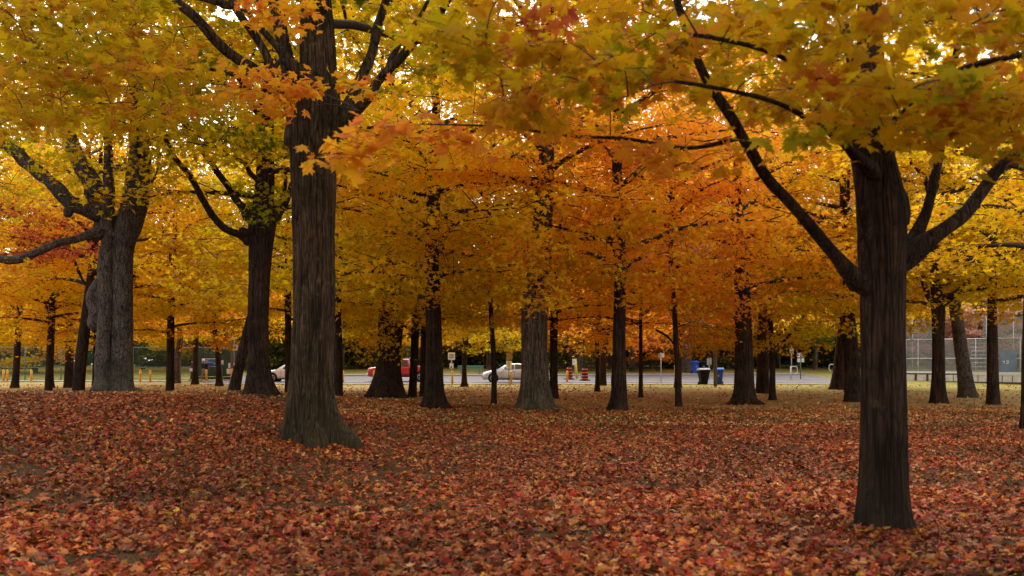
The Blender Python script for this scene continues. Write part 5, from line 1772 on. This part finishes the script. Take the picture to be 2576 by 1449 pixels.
def person(label, px, Y, rz, pants, jacket, hat, bag, stride=.22):
    t = place('person', label, 'person', px, Y, None, rz)
    # faces local -x ; x forward/back, y left/right
    hipz, sh = .92, 1.40
    body = []
    pel = (0, 0, .95)
    body.append([(pel, (.13, .11)), ((.0, 0, 1.12), (.135, .105)), ((-.02, 0, 1.30), (.16, .11)), ((-.02, 0, 1.43), (.10, .08)), ((-.03, 0, 1.50), .055), ((-.05, 0, 1.56), .075), ((-.055, 0, 1.64), (.088, .10)), ((-.045, 0, 1.71), .075)])
    body.append([((-.05, 0, 1.56), .075), ((-.145, 0, 1.60), .022)])
    for s, st in ((-1, stride), (1, -stride)):
        body.append([(pel, (.13, .11)), ((0, s * .10, .88), .09), ((-st * .55, s * .10, .50), .06), ((-st * .8 + (.08 if st < 0 else 0), s * .10, .10), .038), ((-st * .8 - .14 + (.08 if st < 0 else 0), s * .10, .035), .033)])
        hx = st * .6
        body.append([((-.02, 0, 1.43), (.10, .08)), ((-.02, s * .18, 1.40), .055), ((.02 + hx * .3, s * .24, 1.14), .042), ((-.04 + hx, s * .25, .92), .028)])
        w = (-.04 + hx, s * .25, .92)
        body += [[(w, .028)] + c_[1:] if k_ == 0 else c_ for k_, c_ in enumerate(hand_chains(w, s))]
    limb_mesh('body', body, M['skin'], t, 1)
    # clothes
    tr = []
    tr.append([((0, 0, 1.0), (.15, .13)), ((0, 0, .92), (.15, .135))])
    for s, st in ((-1, stride), (1, -stride)):
        tr.append([((0, 0, .92), (.15, .135)), ((0, s * .10, .86), .11), ((-st * .55, s * .10, .50), .085), ((-st * .8 + (.08 if st < 0 else 0), s * .10, .12), .068)])
    limb_mesh('trousers', tr, M[pants], t, 1)
    jk = [[((0, 0, .93), (.16, .14)), ((.0, 0, 1.12), (.165, .135)), ((-.02, 0, 1.30), (.185, .14)), ((-.02, 0, 1.42), (.12, .10)), ((-.03, 0, 1.47), .075)]]
    for s, st in ((-1, stride), (1, -stride)):
        hx = st * .6
        jk.append([((-.02, 0, 1.42), (.12, .10)), ((-.02, s * .19, 1.39), .075), ((.02 + hx * .3, s * .24, 1.14), .062), ((-.04 + hx, s * .25, .95), .045)])
    limb_mesh('jacket', jk, M[jacket], t, 1)
    for s, st in ((-1, stride), (1, -stride)):
        x = -st * .8 + (.08 if st < 0 else 0)
        MB().box((x - .06, s * .10, .05), (.28, .11, .10), .03).build('shoe', M['black'], t)
    MB().lathe((-.045, 0, 1.655), [(.108, 0), (.112, .05), (.085, .11), (.03, .135)], 14).box((-.16, 0, 1.665), (.10, .15, .015), .005).build('cap' if hat == 'sign_white' else 'hair', M[hat], t)
    for s in (-1, 1):
        MB().lathe((-.137, s * .035, 1.642), [(.004, -.008), (.011, 0), (.004, .008)], 8).build('eye', M['black'], t)
        MB().box((-.05, s * .092, 1.635), (.04, .02, .06), .008).build('ear', M['skin'], t)
    MB().box((-.142, 0, 1.565), (.012, .05, .01), .003).build('mouth', M['pinkbag'], t)
    bg = tag(empty('backpack' if bag == 'navy' else 'shoulder_bag', t.location, rz), 'dark backpack with magenta pocket worn by the walker in khaki trousers' if bag == 'navy' else 'pale shoulder bag carried by the walker half hidden by the trunk', 'bag')
    if bag == 'navy':
        MB().box((.22, 0, 1.22), (.22, .34, .48), .07).build('main_pouch', M['navy'], bg)
        MB().box((.355, 0, 1.12), (.09, .26, .26), .04).build('front_pocket', M['pinkbag'], bg)
    else:
        MB().box((.02, -.34, .92), (.28, .10, .26), .04).build('pouch', M['white_cloth'], bg)
    for s in (-1, 1):
        P, Rr = smooth_path([(.16, s * .11, 1.40), (.0, s * .12, 1.50), (-.15, s * .12, 1.38), (-.14, s * .13, 1.15), (.1, s * .16, 1.02)] if bag == 'navy' else [(.0, -.33, 1.0), (.03, -.2, 1.3), (.0, -.06, 1.5), (-.02, s * .1, 1.48)], [.018] * (5 if bag == 'navy' else 4), .05)
        MB().tube(P, Rr, 6).build('strap', M['navy'], bg)
    return t


try:
    person('walker in khaki trousers, dark jacket and white cap passing the blue notice board', 513, 80.2, .25, 'khaki', 'navy', 'sign_white', 'navy', .26)
    person('walker in dark clothes half hidden behind a narrow trunk', 486, 80.2, -.2, 'grey_cloth', 'grey_cloth', 'black', 'white', .2)
except Exception as e:
    print('person failed', e)
    raise

# ------------------------------------------------------------------ light, sky, camera
w = bpy.data.worlds.new('World')
bpy.context.scene.world = w
w.use_nodes = True
n, l = w.node_tree.nodes, w.node_tree.links
bg = n['Background']
sk = n.new('ShaderNodeTexSky')
sk.sky_type = 'NISHITA'
sk.sun_disc = False
EL, RO = R(42), R(-20)
sk.sun_elevation = EL
sk.sun_rotation = RO
sk.dust_density = 3.0
sk.air_density = 1.2
hs = n.new('ShaderNodeHueSaturation')
hs.inputs['Saturation'].default_value = 0.22
hs.inputs['Value'].default_value = 2.6
l.new(sk.outputs[0], hs.inputs['Color'])
l.new(hs.outputs[0], bg.inputs['Color'])
bg.inputs['Strength'].default_value = 0.15

sd = bpy.data.lights.new('sun', 'SUN')
sd.energy = 2.7
sd.angle = R(50)
sd.color = (1, .96, .9)
so = bpy.data.objects.new('sun', sd)
C.objects.link(so)
so.rotation_euler = (-(R(90) - EL), 0, R(-20))

cd = bpy.data.cameras.new('camera')
cam = bpy.data.objects.new('camera', cd)
C.objects.link(cam)
cd.sensor_width = 36
cd.lens = 36 * F / 2576
cd.shift_y = (HY - 724.5) / 2576
cd.clip_start = 0.1
cd.clip_end = 3000
cd.dof.use_dof = True
cd.dof.focus_distance = 28
cd.dof.aperture_fstop = 1.7
cam.location = (0, 0, CH)
cam.rotation_euler = (R(90), 0, 0)
sc = bpy.context.scene
sc.camera = cam
sc.view_settings.view_transform = 'Standard'
sc.view_settings.look = 'None'
sc.view_settings.exposure = 0
sc.render.engine = 'CYCLES'
sc.cycles.max_bounces = 9
sc.cycles.sample_clamp_indirect = 6
sc.cycles.diffuse_bounces = 6
sc.cycles.transmission_bounces = 4
sc.cycles.transparent_max_bounces = 8
sc.cycles.use_denoising = True
